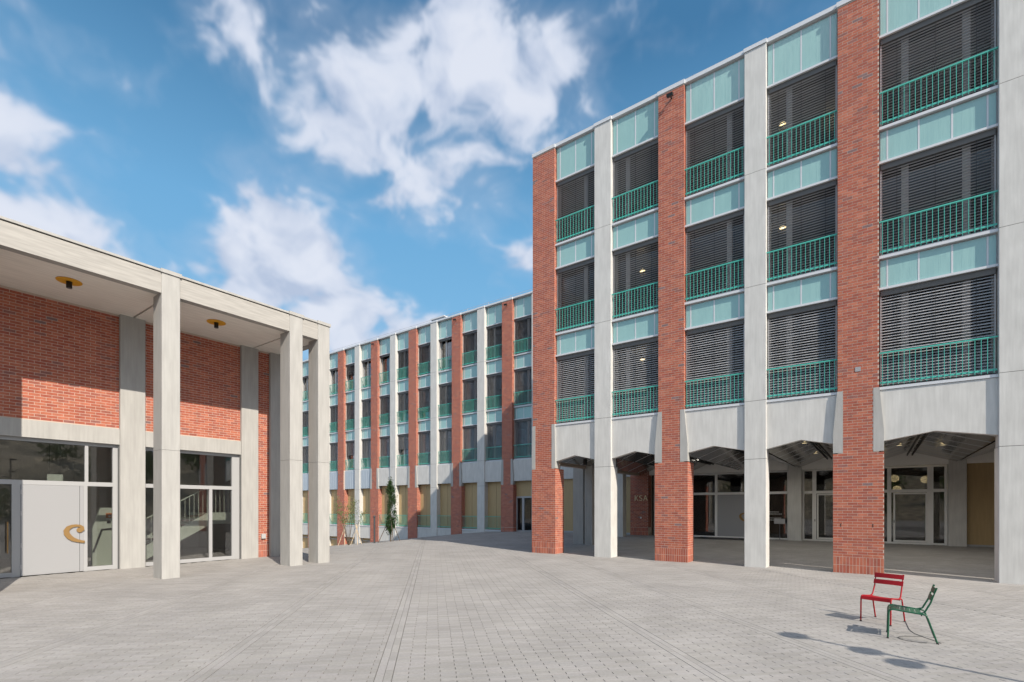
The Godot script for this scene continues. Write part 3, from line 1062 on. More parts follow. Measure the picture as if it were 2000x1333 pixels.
func scroll(s: float) -> PackedVector2Array:   # a curled brushstroke, cut straight at the right where the door ends
	var mid := [[838, 652, 26], [862, 640, 24], [862, 615, 16], [838, 597, 14], [800, 592, 15], [760, 598, 18], [724, 620, 24], [705, 655, 27], [710, 695, 29], [735, 735, 28], [770, 766, 24], [812, 785, 19], [850, 796, 16], [884, 803, 14]]
	var a := PackedVector2Array()
	var b := PackedVector2Array()
	for i in mid.size():
		var p := Vector2(mid[i][0], -mid[i][1])
		var d := Vector2(mid[mini(i + 1, mid.size() - 1)][0] - mid[maxi(i - 1, 0)][0], -(mid[mini(i + 1, mid.size() - 1)][1] - mid[maxi(i - 1, 0)][1])).normalized()
		var w: float = mid[i][2]
		a.append((p + Vector2(-d.y, d.x) * w + Vector2(-780, 700)) * s)
		b.append((p - Vector2(-d.y, d.x) * w + Vector2(-780, 700)) * s)
	# the eye of the curl is a round drop
	b.reverse()
	a.append_array(b)
	var r := Geometry2D.merge_polygons(a, PackedVector2Array(Array(circle(32 * s)).map(func(c): return c + Vector2(836 - 780, -650 + 700) * s)))
	var best := r[0]
	for q in r:
		if q.size() > best.size():
			best = q
	return best

# ------------------------------------------------------------------ rear wing
const RF := 30.0
const RB := 30.12

func rear_wing() -> void:
	var b := thing("rear_building", "long rear school wing of brick and pale piers with ochre ground floor, beyond the plaza", "building", Vector3(-36, 0, -RF))
	for k in 8:
		var c := -22.3 - 5.13 * k
		brick_pier(b, c, 0.95, 1.15, -4.2 if k > 1 else (-0.9 if k == 1 else -0.02), RF, 0.5, k <= 3)
	for k in 8:
		var c := -19.72 - 5.13 * k
		concrete_pier(b, c - 0.37, c + 0.37, -4.2, RF, 0.45)
	var bays := [[-21.825, -20.09]]
	for k in 7:
		bays.append([-24.48 - 5.13 * k, -22.775 - 5.13 * k])
		bays.append([-26.955 - 5.13 * k, -25.22 - 5.13 * k])
	var drops_top := [1.0, 1.0, 1.0, 0.0, 0.95, 1.0, 0.0, 0.0, 0.35, 0.0, 1.0, 0.0, 0.4, 0.0, 1.0]
	var i := 0
	for q in bays:
		var xl: float = q[0]
		var xr: float = q[1]
		var mid := (xl + xr) / 2
		# ground floor
		if i == 0:
			part("ochre_screen", MB.new().span(xl, xr, 2.80, 3.94, RF + 0.42, RF + 0.46), M.gold, b)
			var df := MB.new().span(xl, xr, 2.68, 2.80, RF + 0.40, RF + 0.5).span(xl + 0.05, xl + 0.17, 0.2, 2.68, RF + 0.40, RF + 0.5).span(xl + 0.62, xl + 0.80, 0.2, 2.68, RF + 0.40, RF + 0.5).span(xr - 0.12, xr, 0.2, 2.68, RF + 0.40, RF + 0.5).span(xl + 0.17, xr - 0.12, 0.12, 0.28, RF + 0.41, RF + 0.49)
			var d := part("door", df, M.white_frame, b)
			part("pane", MB.new().span(xl + 0.17, xl + 0.62, 0.28, 2.68, RF + 0.44, RF + 0.452), M.dark_glass, d)
			part("pane", MB.new().span(xl + 0.80, xr - 0.12, 0.28, 2.68, RF + 0.44, RF + 0.452), M.dark_glass, d)
		else:
			var sc := part("ochre_screen", MB.new().span(xl, mid - 0.012, 0.28, 3.94, RF + 0.42, RF + 0.45).span(mid + 0.012, xr, 0.28, 3.94, RF + 0.42, RF + 0.45), M.gold, b)
			part("screen_frame", MB.new().span(xl, xr, 0.27, 3.95, RF + 0.452, RF + 0.5), M.housing, sc)
			railing(b, xl + 0.02, xr - 0.02, 0.27, 1.29, RF + 0.09, false)
			part("window_sill", MB.new().span(xl, xr, 0.16, 0.25, RF + 0.03, RF + 0.5), M.trim, b)
			if xr > -38.0:
				part("plinth_panel", MB.new().span(xl - 0.02, xr + 0.02, -3.9, 0.155, RF + 0.06, RF + 0.5), M.concrete, b)
			else:
				part("plinth_panel", MB.new().span(xl - 0.02, xr + 0.02, -0.95, 0.155, RF + 0.06, RF + 0.5), M.concrete, b)
				part("basement_screen", MB.new().span(xl, xr, -3.9, -0.952, RF + 0.40, RF + 0.45), M.gold, b)
				part("basement_frame", MB.new().span(mid + 0.3, mid + 0.38, -3.9, -1.2, RF + 0.3, RF + 0.398).span(mid - 0.7, mid + 0.3, -1.28, -1.2, RF + 0.3, RF + 0.398), M.white_frame, b)
		# first floor parapet
		var lo := xl - 0.10
		var hi := xr + 0.10
		if xr > -37.6:
			part("concrete_panel", MB.new().span(lo, hi, 3.94, 5.5, RF + 0.075, RF + 0.34), M.concrete, b)
		else:
			var zp := part("metal_panel", MB.new().span(xl, xr, 3.76, 5.5, RF + 0.12, RF + 0.34), M.zinc, b)
			var rb := MB.new()
			for r in 5:
				var x := lerpf(xl, xr, (r + 0.5) / 5.0)
				rb.span(x - 0.012, x + 0.012, 3.77, 5.49, RF + 0.10, RF + 0.119)
			part("standing_seam", rb, M.zinc, zp)
		for k in 3:
			var dr := 1.0
			if k == 2:
				dr = drops_top[i % drops_top.size()]
			elif rng.randf() < 0.25:
				dr = rng.randf_range(0.35, 0.8)
			sill(b, xl, xr, SILL[k], RB)
			window(b, xl + 0.02, xr - 0.02, SILL[k] + 0.01, HEAD[k] - 0.02, RB, [lerpf(xl, xr, 0.36 if i % 2 else 0.64)], dr, false, 0.5)
			railing(b, xl + 0.02, xr - 0.02, SILL[k], SILL[k] + 1.0, RB + 0.05, false)
			band(b, xl, xr, HEAD[k] + 0.02, 17.44 if k == 2 else SILL[k + 1] - 0.15, RB, 2)
		i += 1
	var cop := MB.new().span(-60.5, -12.3, 17.50, 17.62, RF + 0.05, RF + 0.6)
	for k in 8:
		var c := -22.3 - 5.13 * k
		cop.span(c - 0.505, c + 0.505, 17.455, 17.60, RF - 0.03, RF + 0.047)
		c = -19.72 - 5.13 * k
		cop.span(c - 0.39, c + 0.39, 17.475, 17.60, RF - 0.03, RF + 0.047)
	part("roof_coping", cop, M.trim, b)
	part("roof", MB.new().span(-60.4, -12.25, 17.2, 17.49, RF + 0.5, RF + 12.0), M.room, b)
	var wire := MB.new()
	var x := -60.0
	while x < -17.0:
		wire.span(x - 0.01, x + 0.01, 17.62, 18.25, RF + 0.9, RF + 0.92)
		x += 2.2
	wire.span(-60.0, -17.0, 18.05, 18.068, RF + 0.9, RF + 0.918).span(-60.0, -17.0, 18.2, 18.218, RF + 0.9, RF + 0.918)
	part("roof_rail", wire, M.frame, b)
	for y in [-0.3, 4.9, 8.62, 12.40]:
		part("floor_slab", MB.new().span(-60.3, -12.3, y, y + 0.42, RF + 0.51, RF + 6.0), M.room, b)
	part("corridor_wall", MB.new().span(-60.3, -20.0, -4.0, 17.19, RF + 5.0, RF + 5.2), M.room, b)
	var cross := -58.3
	while cross < -20.0:
		part("room_wall", MB.new().span(cross - 0.08, cross + 0.08, 0.13, 17.19, RF + 0.52, RF + 4.99), M.room, b)
		cross += 10.26
	# the stretch that passes behind the near wing's corner
	var bw := part("link_wall", MB.new().span(-19.33, -12.22, 5.5, 17.2, RF + 0.02, RF + 0.4), M.mortar, b)
	brick_face(bw, Vector3(-19.33, 5.5, -RF - 0.02), Vector3.RIGHT, Vector3.BACK, 7.1, 5.5, 17.4)
	part("link_beam", MB.new().span(-19.33, -12.55, 3.95, 5.49, RF + 0.06, RF + 0.4), M.concrete, b)
	part("ochre_screen", MB.new().span(-19.33, -16.05, 0.36, 3.94, RF + 0.25, RF + 0.3), M.gold, b)
	part("ochre_screen", MB.new().span(-15.1, -12.55, 0.36, 3.94, RF + 0.25, RF + 0.3), M.gold, b)
	part("wall_base", MB.new().span(-19.33, -16.05, 0.1, 0.35, RF + 0.2, RF + 0.4).span(-15.1, -12.55, 0.1, 0.35, RF + 0.2, RF + 0.4), M.white_frame, b)
	var lp := part("brick_pier", MB.new().span(-16.04, -15.11, 0.0, 3.94, RF - 0.1, RF + 0.35), M.mortar, b)
	brick_face(lp, Vector3(-16.04, 0.2, -RF + 0.1), Vector3.RIGHT, Vector3.BACK, 0.93, 0.25, 3.9)
	lay_bricks(b, 0)
	floodlight(-22.3, 17.1, RF, "small black floodlight on the rear wing's brick pier nearest the near wing")
	floodlight(-27.43, 17.1, RF, "small black floodlight on the rear wing's second brick pier")
	floodlight(-37.69, 17.1, RF, "small pale-lit floodlight on the rear wing's fourth brick pier")
	floodlight(-47.95, 17.1, RF, "small floodlight on the rear wing's pier seen between the pavilion columns")
	var vs := [[-33.4, 1.6, 2.3, "grey roof vent hood standing alone above the rear wing's roof edge"], [-37.5, 3.2, 1.9, "long low grey plant box on the rear wing's roof"]]
	for v in vs:
		var o := thing("roof_vent", v[3], "roof vent", Vector3(v[0], 17.49, -RF - 4.5))
		part("casing", MB.new().span(v[0] - v[1] / 2, v[0] + v[1] / 2, 17.49, 17.49 + v[2], RF + 4.0, RF + 5.2), M.zinc, o)
		part("hood", MB.new().span(v[0] - v[1] / 2 - 0.1, v[0] + v[1] / 2 + 0.1, 17.49 + v[2], 17.6 + v[2], RF + 3.9, RF + 5.3), M.trim, o)

# ------------------------------------------------------------------ pavilion
func pavilion() -> void:
	var b := thing("pavilion", "low brick and concrete pavilion with a deep canopy on square columns, at left", "pavilion", Vector3(-18, 0, -5))
	var cols := [[-5.86, -5.40], [-2.06, -1.60], [1.74, 2.20], [5.54, 6.00], [9.33, 9.80], [10.40, 10.865]]
	# canopy
	var lines := [-7.8, -5.63, -1.83, 1.97, 5.77, 9.56, 10.62]
	for i in lines.size() - 1:
		part("soffit_panel", MB.new().span(-19.45, -16.44, 8.06, 8.2, lines[i] + 0.03, lines[i + 1] - 0.03), M.soffit, b)
	part("canopy_slab", MB.new().span(-26.5, -16.3, 8.12, 8.58, -7.8, 10.60), M.joint, b)
	part("fascia", MB.new().span(-16.45, -16.2, 8.04, 8.60, -7.8, 10.84), M.board, b)
	part("fascia", MB.new().span(-26.5, -16.452, 8.042, 8.598, 10.56, 10.838), M.board, b)
	part("shadow_gap", MB.new().span(-26.5, -16.23, 8.60, 8.63, -7.8, 10.81), M.joint, b)
	part("coping", MB.new().span(-26.6, -16.165, 8.63, 8.69, -7.8, 10.87), M.pale, b)
	for c in cols:
		var p := part("column", MB.new().post(-16.80, -16.17, -0.3, 3.635, c[0], c[1], 0.012), M.pale, b)
		part("column_upper", MB.new().post(-16.80, -16.17, 3.642, 8.612, c[0], c[1], 0.012), M.pale, p)
		part("column_cap", MB.new().span(-16.84, -16.135, 8.613, 8.715, c[0] - 0.03, c[1] + 0.03), M.pale, p)
	# wall: pilasters, brick fields, lintels
	var pil := [[-5.96, -5.30], [-2.18, -1.52], [1.62, 2.28], [5.42, 6.09], [9.12, 9.75], [10.22, 10.835]]
	for c in pil:
		part("pilaster", MB.new().post(-19.6, -19.10, -0.3, 8.06, c[0], c[1], 0.012), M.pale, b)
	var fields := [[-5.30, -2.18], [-1.52, 1.62], [2.28, 5.42], [6.09, 9.12]]
	for q in fields:
		var w := part("brick_wall", MB.new().span(-19.6, -19.22, 4.47, 8.06, q[0], q[1]), M.mortar, b)
		brick_face(w, Vector3(-19.22, 4.47, -q[0]), Vector3.FORWARD, Vector3.RIGHT, q[1] - q[0], 4.5, 8.06, 0.06)
		part("lintel", MB.new().span(-19.6, -19.16, 3.98, 4.468, q[0], q[1]), M.pale, b)
	var st := part("brick_wall", MB.new().span(-19.6, -19.22, -0.3, 8.06, 9.75, 10.22), M.mortar, b)
	soldiers(st, Vector3(-19.22, 0.1, -9.75), Vector3.FORWARD, Vector3.RIGHT, 0.47, 0.08)
	brick_face(st, Vector3(-19.22, 0.58, -9.75), Vector3.FORWARD, Vector3.RIGHT, 0.47, 0.58, 8.06)
	part("end_wall", MB.new().span(-26.4, -19.61, -3.5, 8.05, 10.5, 10.83), M.board, b)
	part("rear_wall", MB.new().span(-26.5, -26.2, -3.5, 8.05, -7.7, 10.49), M.plaster, b)
	part("south_wall", MB.new().span(-26.19, -19.61, -0.3, 8.05, -7.7, -7.4), M.board, b)
	part("floor", MB.new().span(-26.19, -19.62, -0.2, 0.10, -7.39, 10.49), M.concrete, b)
	part("ceiling", MB.new().span(-26.19, -19.62, 4.5, 4.7, -7.39, 10.49), M.plaster, b)
	part("cross_wall", MB.new().span(-26.19, -23.0, 0.1, 4.5, 5.9, 6.1), M.plaster, b)
	part("electric_box", MB.new().span(-19.215, -19.15, 0.80, 0.98, 9.90, 10.06), M.frame, b)
	# glazing
	var gx := -19.34
	var glaze := func(e0: float, e1: float, posts_low: Array, posts_up: Array, skip: Array):
		var f := MB.new()
		f.span(gx - 0.05, gx + 0.05, 3.88, 3.975, e0, e1).span(gx - 0.05, gx + 0.05, 2.66, 2.785, e0, e1)
		for p in posts_low:
			f.span(gx - 0.049, gx + 0.049, 0.08, 2.66, p[0], p[1])
		for p in posts_up:
			f.span(gx - 0.049, gx + 0.049, 2.785, 3.88, p[0], p[1])
		var fr := part("window", f, M.white_frame, b)
		var lows := posts_low.duplicate()
		for i in lows.size() - 1:
			if i in skip:
				continue
			part("bottom_rail", MB.new().span(gx - 0.045, gx + 0.045, 0.09, 0.21, lows[i][1], lows[i + 1][0]), M.white_frame, fr)
			part("pane", MB.new().span(gx - 0.003, gx + 0.003, 0.21, 2.66, lows[i][1], lows[i + 1][0]).span(gx - 0.021, gx - 0.015, 0.21, 2.66, lows[i][1], lows[i + 1][0]).span(gx - 0.039, gx - 0.033, 0.21, 2.66, lows[i][1], lows[i + 1][0]), M.glass, fr)
		for i in posts_up.size() - 1:
			part("pane", MB.new().span(gx - 0.003, gx + 0.003, 2.785, 3.88, posts_up[i][1], posts_up[i + 1][0]).span(gx - 0.021, gx - 0.015, 2.785, 3.88, posts_up[i][1], posts_up[i + 1][0]).span(gx - 0.039, gx - 0.033, 2.785, 3.88, posts_up[i][1], posts_up[i + 1][0]), M.glass, fr)
		return fr
	glaze.call(-5.30, -2.18, [[-5.30, -5.2], [-3.7, -3.6], [-2.28, -2.18]], [[-5.30, -5.2], [-2.28, -2.18]], [])
	glaze.call(-1.52, 1.62, [[-1.52, -1.42], [0.0, 0.1], [1.52, 1.62]], [[-1.52, -1.42], [1.52, 1.62]], [])
	glaze.call(2.28, 5.42, [[2.28, 2.36], [3.02, 3.19], [4.57, 4.66], [5.28, 5.42]], [[2.28, 2.36], [4.60, 4.68], [5.28, 5.42]], [1])
	glaze.call(6.09, 9.12, [[6.09, 6.14], [8.08, 8.18], [8.86, 9.12]], [[6.09, 6.14], [8.86, 9.12]], [])
	var pd := part("white_door", MB.new().span(gx - 0.03, gx + 0.06, 0.10, 2.655, 3.195, 4.565), M.panel, b)
	part("scroll", MB.new().prism(scroll(0.00235), Transform3D(Basis(Vector3.FORWARD, Vector3.UP, Vector3.RIGHT), Vector3(gx + 0.07, 1.22, -4.34)), 0.025), M.brass, pd)
	for hy in [0.35, 0.95, 1.85, 2.45]:
		part("hinge", MB.new().box(Vector3(gx + 0.068, hy, -3.205), Vector3(0.03, 0.13, 0.028)), M.frame, pd)
	part("door_seal", MB.new().span(gx + 0.052, gx + 0.063, 0.10, 2.655, 4.470, 4.478), M.black, pd)
	part("door_handle", MB.new().tube([Vector3(gx + 0.11, 0.75, -2.93), Vector3(gx + 0.11, 1.62, -2.93)], 0.016, 8), M.brass, b)
	part("rain_pipe", MB.new().tube([Vector3(-19.12, 0.1, -5.37), Vector3(-19.12, 3.95, -5.37)], 0.012, 6).tube([Vector3(-19.12, 0.1, -9.08), Vector3(-19.12, 3.95, -9.08)], 0.012, 6), M.anthracite, b)
	lay_bricks(b, 300)
	# canopy lamps
	var n := 0
	for e in [3.82, 7.50]:
		var at := Vector3(-17.4, 8.06, -e)
		var o := thing("ceiling_light", ["black cylinder light on a yellow disc under the canopy, nearer the left edge", "black cylinder light on a yellow disc under the canopy, between the second and third columns"][n], "ceiling light", at, "canopy lights")
		part("disc", MB.new().lathe([Vector2(0.0, -0.020), Vector2(0.268, -0.020), Vector2(0.272, -0.016), Vector2(0.272, -0.002), Vector2(0.0, -0.002)], at, 36), M.yellow, o)
		part("canister", MB.new().lathe([Vector2(0.0, -0.18), Vector2(0.05, -0.18), Vector2(0.060, -0.19), Vector2(0.064, -0.186), Vector2(0.064, -0.021), Vector2(0.0, -0.021)], at, 24), M.black, o)
		part("lens", MB.new().lathe([Vector2(0.0, -0.182), Vector2(0.046, -0.182), Vector2(0.0, -0.1815)], at, 20), M.steel, o)
		n += 1
	# staircase seen through the glass
	var s := thing("staircase", "pale mint staircase with thin balusters behind the pavilion's glass", "staircase", Vector3(-21.5, 0.1, -8.0))
	var side := PackedVector2Array([Vector2(6.62, 0.10), Vector2(8.87, 1.36), Vector2(10.2, 1.36), Vector2(10.2, 1.80), Vector2(8.75, 1.80), Vector2(6.1, 0.30), Vector2(6.1, 0.10)])
	var tf := Transform3D(Basis(Vector3.FORWARD, Vector3.UP, Vector3.RIGHT), Vector3(-21.05, 0, 0))
	part("stringer", MB.new().prism(side, tf, 0.06), M.mint, s)
	tf.origin.x = -22.5
	part("stringer", MB.new().prism(side, tf, 0.06), M.mint, s)
	for k in 9:
		part("step", MB.new().span(-22.43, -21.06, 0.28 + 0.17 * k, 0.33 + 0.17 * k, 6.2 + 0.29 * k, 6.52 + 0.29 * k), M.tread, s)
	part("landing", MB.new().span(-22.43, -21.06, 1.62, 1.78, 8.82, 10.2), M.mint, s)
	part("handrail", MB.new().tube([Vector3(-21.02, 1.25, -6.1), Vector3(-21.02, 2.78, -8.72), Vector3(-21.02, 2.86, -8.9), Vector3(-21.02, 2.86, -10.2)], 0.022, 8), M.mint, s)
	for k in 26:
		var e := 6.25 + 0.155 * k
		var y0 := 0.33 + (e - 6.1) * 0.568 if e < 8.8 else 1.8
		var y1 := 1.25 + (e - 6.1) * 0.584 if e < 8.8 else 2.85
		part("baluster", MB.new().span(-21.03, -21.014, y0, y1, e - 0.008, e + 0.008), M.mint, s)
	var w := thing("stair_parapet", "pale parapet wall with sloping dark rail inside the left glazing", "parapet", Vector3(-20.7, 0.1, -5.4))
	part("wall", MB.new().prism(PackedVector2Array([Vector2(5.12, 0.1), Vector2(5.12, 1.30), Vector2(5.34, 2.0), Vector2(5.95, 2.0), Vector2(5.95, 0.1)]), Transform3D(Basis(Vector3.FORWARD, Vector3.UP, Vector3.RIGHT), Vector3(-20.8, 0, 0)), 0.12), M.mint, w)
	part("rail", MB.new().tube([Vector3(-20.66, 0.55, -5.14), Vector3(-20.66, 1.28, -5.36), Vector3(-20.66, 1.33, -5.9)], 0.03, 6), M.anthracite, w)
	var og := thing("orange_sign", "small orange box sign with a white symbol above a black square, on the parapet", "sign", Vector3(-20.66, 1.7, -5.56))
	part("board", MB.new().span(-20.675, -20.64, 1.66, 1.82, 5.47, 5.64), M.orange, og)
	part("symbol", MB.new().prism(circle(0.035), Transform3D(Basis(Vector3.FORWARD, Vector3.UP, Vector3.RIGHT), Vector3(-20.64, 1.72, -5.56)), 0.004), M.white, og)
	part("black_plate", MB.new().span(-20.675, -20.65, 1.49, 1.57, 5.50, 5.60), M.black, og)
	var ex := thing("exit_sign", "pale green hanging sign box behind the upper glass over the white door", "sign", Vector3(-20.2, 2.9, -4.08))
	part("box", MB.new().span(-20.22, -20.16, 2.82, 3.02, 3.92, 4.28), M.mint, ex)
	part("hanger", MB.new().tube([Vector3(-20.19, 3.02, -3.98), Vector3(-20.19, 4.5, -3.98)], 0.006).tube([Vector3(-20.19, 3.02, -4.22), Vector3(-20.19, 4.5, -4.22)], 0.006), M.steel, ex)

# ------------------------------------------------------------------ chairs, cable, lamps on the plaza
func make_chair(called: String, label: String, m: Material, at: Vector3, turn: float) -> void:
	var o := thing(called, label, "chair", at, "metal slat chairs on the plaza")
	o.rotation.y = turn
	var shape := func(mb: MB) -> Mesh: return mb.mesh()
	for s in [-1.0, 1.0]:
		var x: float = 0.225 * s
		var p := []
		p.append(Vector3(x, 0.0, 0.255))
		p.append(Vector3(x, 0.40, 0.245))
		for k in 5:
			var t := PI / 2 * (k + 1) / 5.0
			p.append(Vector3(x, 0.40 + 0.055 * sin(t), 0.19 + 0.055 * cos(t)))
		p.append(Vector3(x, 0.435, 0.0))
		p.append(Vector3(x, 0.418, -0.17))
		for k in 3:
			var t := PI / 2 * (k + 1) / 3.0
			p.append(Vector3(x, 0.418 - 0.05 * (1 - cos(t)), -0.17 - 0.05 * sin(t)))
		p.append(Vector3(x, 0.0, -0.335))
		placed_local("leg_frame", MB.new().tube(p, 0.0125, 8), m, o)
		placed_local("back_post", MB.new().tube([Vector3(x * 0.97, 0.425, -0.12), Vector3(x * 0.95, 0.45, -0.185), Vector3(x * 0.92, 0.60, -0.255), Vector3(x * 0.92, 0.83, -0.326)], 0.0125, 8), m, o)
		for e in [[0.0, 0.255], [0.0, -0.335]]:
			placed_local("foot", MB.new().lathe([Vector2(0, 0.001), Vector2(0.017, 0.001), Vector2(0.017, 0.02), Vector2(0, 0.02)], Vector3(x, 0, e[1]), 10), M.black, o)
	# seat slats follow a dished line that rolls over the front
	var line := [[0.247, 0.425, 1.25], [0.195, 0.452, 0.45], [0.135, 0.447, -0.06], [0.072, 0.440, -0.10], [0.009, 0.432, -0.10], [-0.054, 0.427, -0.06], [-0.117, 0.425, 0.0]]
	for q in line:
		placed_local("seat_slat", slat_mesh(0.43, 0.056, Vector3(0, q[1], q[0]), Basis(Vector3.RIGHT, q[2]), 0.012), m, o)
	for q in [[0.675, -0.268], [0.785, -0.302]]:
		placed_local("back_slat", slat_mesh(0.45, 0.082, Vector3(0, q[0], q[1]), Basis(Vector3.RIGHT, PI / 2 - 0.30), -0.012), m, o)
	placed_local("cross_bar", MB.new().tube([Vector3(-0.22, 0.40, -0.15), Vector3(0.22, 0.40, -0.15)], 0.009, 6), m, o)

func slat_mesh(w: float, d: float, c: Vector3, bas: Basis, sag: float) -> MB:
	var mb := MB.new()
	var n := 6
	for i in n:
		var x0 := -w / 2 + w * i / n
		var x1 := -w / 2 + w * (i + 1) / n
		var s0 := -sag * (1.0 - pow(2.0 * x0 / w, 2.0))
		var s1 := -sag * (1.0 - pow(2.0 * x1 / w, 2.0))
		var a := c + bas * Vector3(x0, s0, 0)
		var b := c + bas * Vector3(x1, s1, 0)
		var ax := (b - a)
		var up := bas.z.cross(ax).normalized()
		mb.box((a + b) / 2, Vector3(ax.length() + 0.001, 0.007, d), Basis(ax.normalized(), up, bas.z))
	return mb

func placed_local(called: String, m: MB, material: Material, parent: Node) -> void:
	var o := MeshInstance3D.new()
	o.mesh = m.mesh()
	o.material_override = material
	o.name = numbered(parent, called)
	parent.add_child(o, true)

func furniture() -> void:
	make_chair("red_chair", "red metal slat chair facing the camera, behind the green chair", M.red, Vector3(0.09, gh(0, 11), -11.0), deg_to_rad(-21.0))
	make_chair("green_chair", "dark green metal slat chair seen from its side, nearest the camera", M.chair_green, Vector3(0.41, gh(0, 10), -9.91), deg_to_rad(-90.0))
	var c := thing("steel_cable", "thin dark cable lying in loops on the paving between the two chairs", "cable", Vector3(0.5, 0, -10))
	var ctl := [Vector2(0.43, 11.19), Vector2(0.44, 10.95), Vector2(0.45, 10.6), Vector2(0.50, 10.3), Vector2(0.62, 10.05), Vector2(0.72, 9.90), Vector2(0.79, 9.76)]
	var loop := [Vector2(0.60, 10.1), Vector2(0.46, 10.02), Vector2(0.34, 9.93), Vector2(0.285, 9.82), Vector2(0.31, 9.72), Vector2(0.40, 9.65), Vector2(0.52, 9.64), Vector2(0.62, 9.66)]
	for l in [ctl, loop]:
		var cv := Curve3D.new()
		for i in l.size():
			var p: Vector2 = l[i]
			var d: Vector2 = (l[mini(i + 1, l.size() - 1)] - l[maxi(i - 1, 0)]) / 6.0
			cv.add_point(Vector3(p.x, gh(p.x, p.y) + 0.006, -p.y), Vector3(-d.x, 0, d.y), Vector3(d.x, 0, -d.y))
		part("strand", MB.new().tube(Array(cv.tessellate(4, 3)), 0.004, 5), M.anthracite, c)
	# a lamp post just outside the frame at right: only its shadow falls into the picture
	var bx := 5.40
	var be := 6.85
	var lp := thing("lamp_post", "slim plaza lamp post with three flat discs, casting its shadow beside the chairs", "lamp post", Vector3(bx, 0, -be))
	part("pole", MB.new().tube([Vector3(bx, 0, -be), Vector3(bx, 5.1, -be)], 0.035, 10), M.anthracite, lp)
	for q in [[5.0, -0.20, -0.07], [4.25, -0.20, -0.02], [3.9, -0.22, 0.23]]:
		part("lamp_disc", MB.new().lathe([Vector2(0, 0.03), Vector2(0.185, 0.03), Vector2(0.20, 0.015), Vector2(0.20, -0.015), Vector2(0.185, -0.03), Vector2(0, -0.03)], Vector3(bx + q[1], q[0], -be + q[2]), 28), M.anthracite, lp)
		part("disc_arm", MB.new().tube([Vector3(bx, q[0], -be), Vector3(bx + q[1], q[0], -be + q[2])], 0.02, 6), M.anthracite, lp)
	var px := -25.6
	var pe := 20.4
	var y := gh(px, pe)
	var po := thing("bollard_light", "slim dark grey light pole standing left of the columnar tree", "light pole", Vector3(px, y, -pe))
	part("pole", MB.new().tube([Vector3(px, y - 0.1, -pe), Vector3(px, y + 1.62, -pe)], 0.055, 10), M.anthracite, po)
	part("head", MB.new().lathe([Vector2(0, 0.0), Vector2(0.07, 0.0), Vector2(0.07, 0.12), Vector2(0, 0.13)], Vector3(px, y + 1.62, -pe), 14), M.anthracite, po)

# ------------------------------------------------------------------ trees
func leaf(mb: MB, c: Vector3, s: float, along := Vector3.ZERO) -> void:
	var a := Vector3(rng.randf_range(-1, 1), rng.randf_range(-1, 1), rng.randf_range(-1, 1)).normalized()
	if along != Vector3.ZERO:
		a = (a + along * 1.6).normalized()
	var b := a.cross(Vector3(rng.randf_range(-1, 1), rng.randf_range(-1, 1), rng.randf_range(-1, 1))).normalized()
	mb.quad(c - a * s, c + b * s * 0.38, c + a * s, c - b * s * 0.38)

func stakes(x: float, e: float, h: float, r: float, m: Material, label: String, crossed: bool) -> void:
	var o := thing("tree_stakes", label, "tree stakes", Vector3(x, gh(x, e), -e))
	for k in 3:
		var t := TAU * k / 3.0 + 0.5
		var p := Vector3(x + cos(t) * r, gh(x, e) - 0.15, -e + sin(t) * r)
		var q := Vector3(x - cos(t) * (r * 0.25 if crossed else -0.06), gh(x, e) + h, -e - sin(t) * (r * 0.25 if crossed else -0.06))
		part("stake", MB.new().tube([p, q], 0.022, 7), m, o)

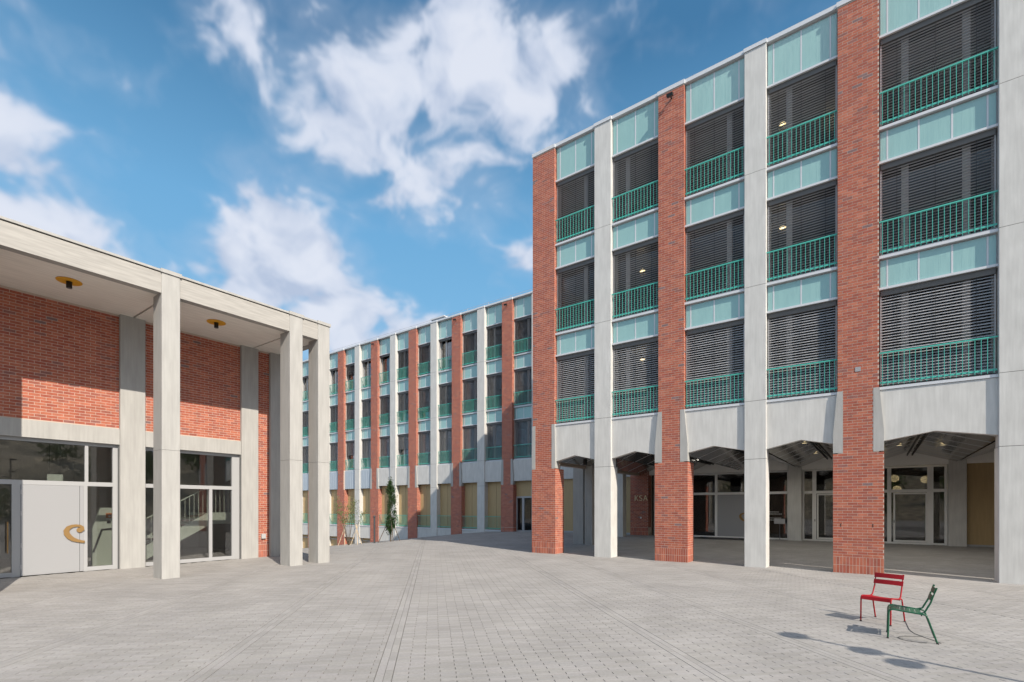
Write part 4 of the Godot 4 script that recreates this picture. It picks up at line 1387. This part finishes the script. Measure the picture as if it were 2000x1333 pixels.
func plants() -> void:
	# columnar dark tree on the crest
	var x := -25.0
	var e := 21.2
	var y := gh(x, e)
	var t := thing("columnar_tree", "slim dark columnar tree tied to dark stakes at the plaza's far edge", "tree", Vector3(x, y, -e))
	part("trunk", MB.new().tube([Vector3(x, y - 0.1, -e), Vector3(x + 0.02, y + 1.2, -e), Vector3(x, y + 3.4, -e)], 0.05, 8, 0.012), M.bark, t)
	var limbs := MB.new()
	var leaves := MB.new()
	for k in 60:
		var hh := rng.randf_range(0.35, 3.45)
		var w: float = 0.29 * smoothstep(3.95, 1.5, hh) * smoothstep(0.0, 0.9, hh) + 0.07
		var ang := rng.randf() * TAU
		var rr := w * rng.randf_range(0.25, 1.0)
		var tip := Vector3(x + cos(ang) * rr, y + hh + 0.35, -e + sin(ang) * rr)
		limbs.tube([Vector3(x, y + hh - 0.15, -e), tip], 0.010, 4, 0.003)
		var cnt := rng.randi_range(34, 70)
		for j in cnt:
			var d := Vector3(rng.randfn(0, 0.07), rng.randfn(0, 0.15), rng.randfn(0, 0.07))
			leaf(leaves, tip + d, rng.randf_range(0.04, 0.075), Vector3.UP)
	part("branches", limbs, M.bark, t)
	part("crown", leaves, M.leaf_dark, t)
	stakes(x, e, 1.5, 0.85, M.bark, "three dark stakes braced against the columnar tree", false)
	# light young multi-stemmed tree
	x = -26.6
	e = 19.2
	y = gh(x, e)
	t = thing("young_tree", "sparse young multi-stemmed tree with pale leaves between light stakes", "tree", Vector3(x, y, -e))
	var stems := MB.new()
	var lv := MB.new()
	for k in 9:
		var ang := TAU * k / 9.0 + rng.randf() * 0.5
		var sp := rng.randf_range(0.25, 1.15)
		var hh := rng.randf_range(1.7, 3.0)
		var top := Vector3(x + cos(ang) * sp, y + hh, -e + sin(ang) * sp)
		var midp := Vector3(x + cos(ang) * sp * 0.4, y + hh * 0.5, -e + sin(ang) * sp * 0.4)
		stems.tube([Vector3(x, y - 0.1, -e), midp, top], 0.018, 5, 0.004)
		for i in 9:
			var f := rng.randf_range(0.3, 1.0)
			var at := midp.lerp(top, f)
			var tip := at + Vector3(rng.randfn(0, 0.22), rng.randf_range(0.0, 0.3), rng.randfn(0, 0.22))
			stems.tube([at, tip], 0.005, 3, 0.002)
			for j in 16:
				leaf(lv, at.lerp(tip, rng.randf()) + Vector3(rng.randfn(0, 0.08), rng.randfn(0, 0.08), rng.randfn(0, 0.08)), rng.randf_range(0.03, 0.055))
	part("stems", stems, M.bark, t)
	part("crown", lv, M.leaf_light, t)
	stakes(x - 0.45, e, 1.35, 0.45, M.stake, "pale wooden stakes crossing at the left of the young tree", true)
	stakes(x + 0.55, e + 0.2, 1.25, 0.45, M.stake, "pale wooden stakes crossing at the right of the young tree", true)

# ------------------------------------------------------------------ what the glass mirrors: the slope opposite
func surroundings() -> void:
	var f := FastNoiseLite.new()
	f.seed = 9
	f.frequency = 0.03
	f.fractal_octaves = 4
	var hill := func(x: float, z: float) -> float:
		var k := maxf(x - 44.0, z - 30.0)
		return k * 0.30 + f.get_noise_2d(x, z) * minf(maxf(k, 0.0) * 0.35, 4.0)
	var mb := MB.new()
	var st := 4.0
	var xx := -90.0
	while xx < 120.0:
		var zz := -60.0
		while zz < 100.0:
			if maxf(xx + st - 44.0, zz + st - 30.0) > 0.0 and maxf(xx - 44, zz - 30) < 52.0:
				var h := [hill.call(xx, zz), hill.call(xx, zz + st), hill.call(xx + st, zz + st), hill.call(xx + st, zz)]
				mb.quad(Vector3(xx, h[0], zz), Vector3(xx + st, h[3], zz), Vector3(xx + st, h[2], zz + st), Vector3(xx, h[1], zz + st))
			zz += st
		xx += st
	struct("hillside", mb, M.earth)
	var cl := MB.new()
	for k in 130:
		var d := Vector3(rng.randfn(0, 0.45), rng.randfn(0, 0.4), rng.randfn(0, 0.45))
		leaf(cl, d, rng.randf_range(0.14, 0.26))
	var mm := MultiMesh.new()
	mm.transform_format = MultiMesh.TRANSFORM_3D
	mm.mesh = cl.mesh()
	var spots := []
	var guard := 0
	while spots.size() < 110 and guard < 6000:
		guard += 1
		var x := rng.randf_range(-80, 110)
		var z := rng.randf_range(-55, 90)
		var k := maxf(x - 44.0, z - 30.0)
		if k > 2.0 and k < 45.0:
			spots.append(Vector3(x, hill.call(x, z), z))
	mm.instance_count = spots.size()
	for i in spots.size():
		var s := rng.randf_range(1.2, 3.4)
		mm.set_instance_transform(i, Transform3D(Basis(Vector3.UP, rng.randf() * TAU).scaled(Vector3(s, s * rng.randf_range(0.9, 1.7), s)), spots[i] + Vector3(0, s * 0.6, 0)))
	var o := MultiMeshInstance3D.new()
	o.multimesh = mm
	o.material_override = M.leaf_light
	o.name = "hillside_shrubs"
	o.set_meta("kind", "stuff")
	o.set_meta("label", "shrubs and small trees covering the slope opposite the buildings")
	o.set_meta("category", "shrubs")
	add_child(o, true)
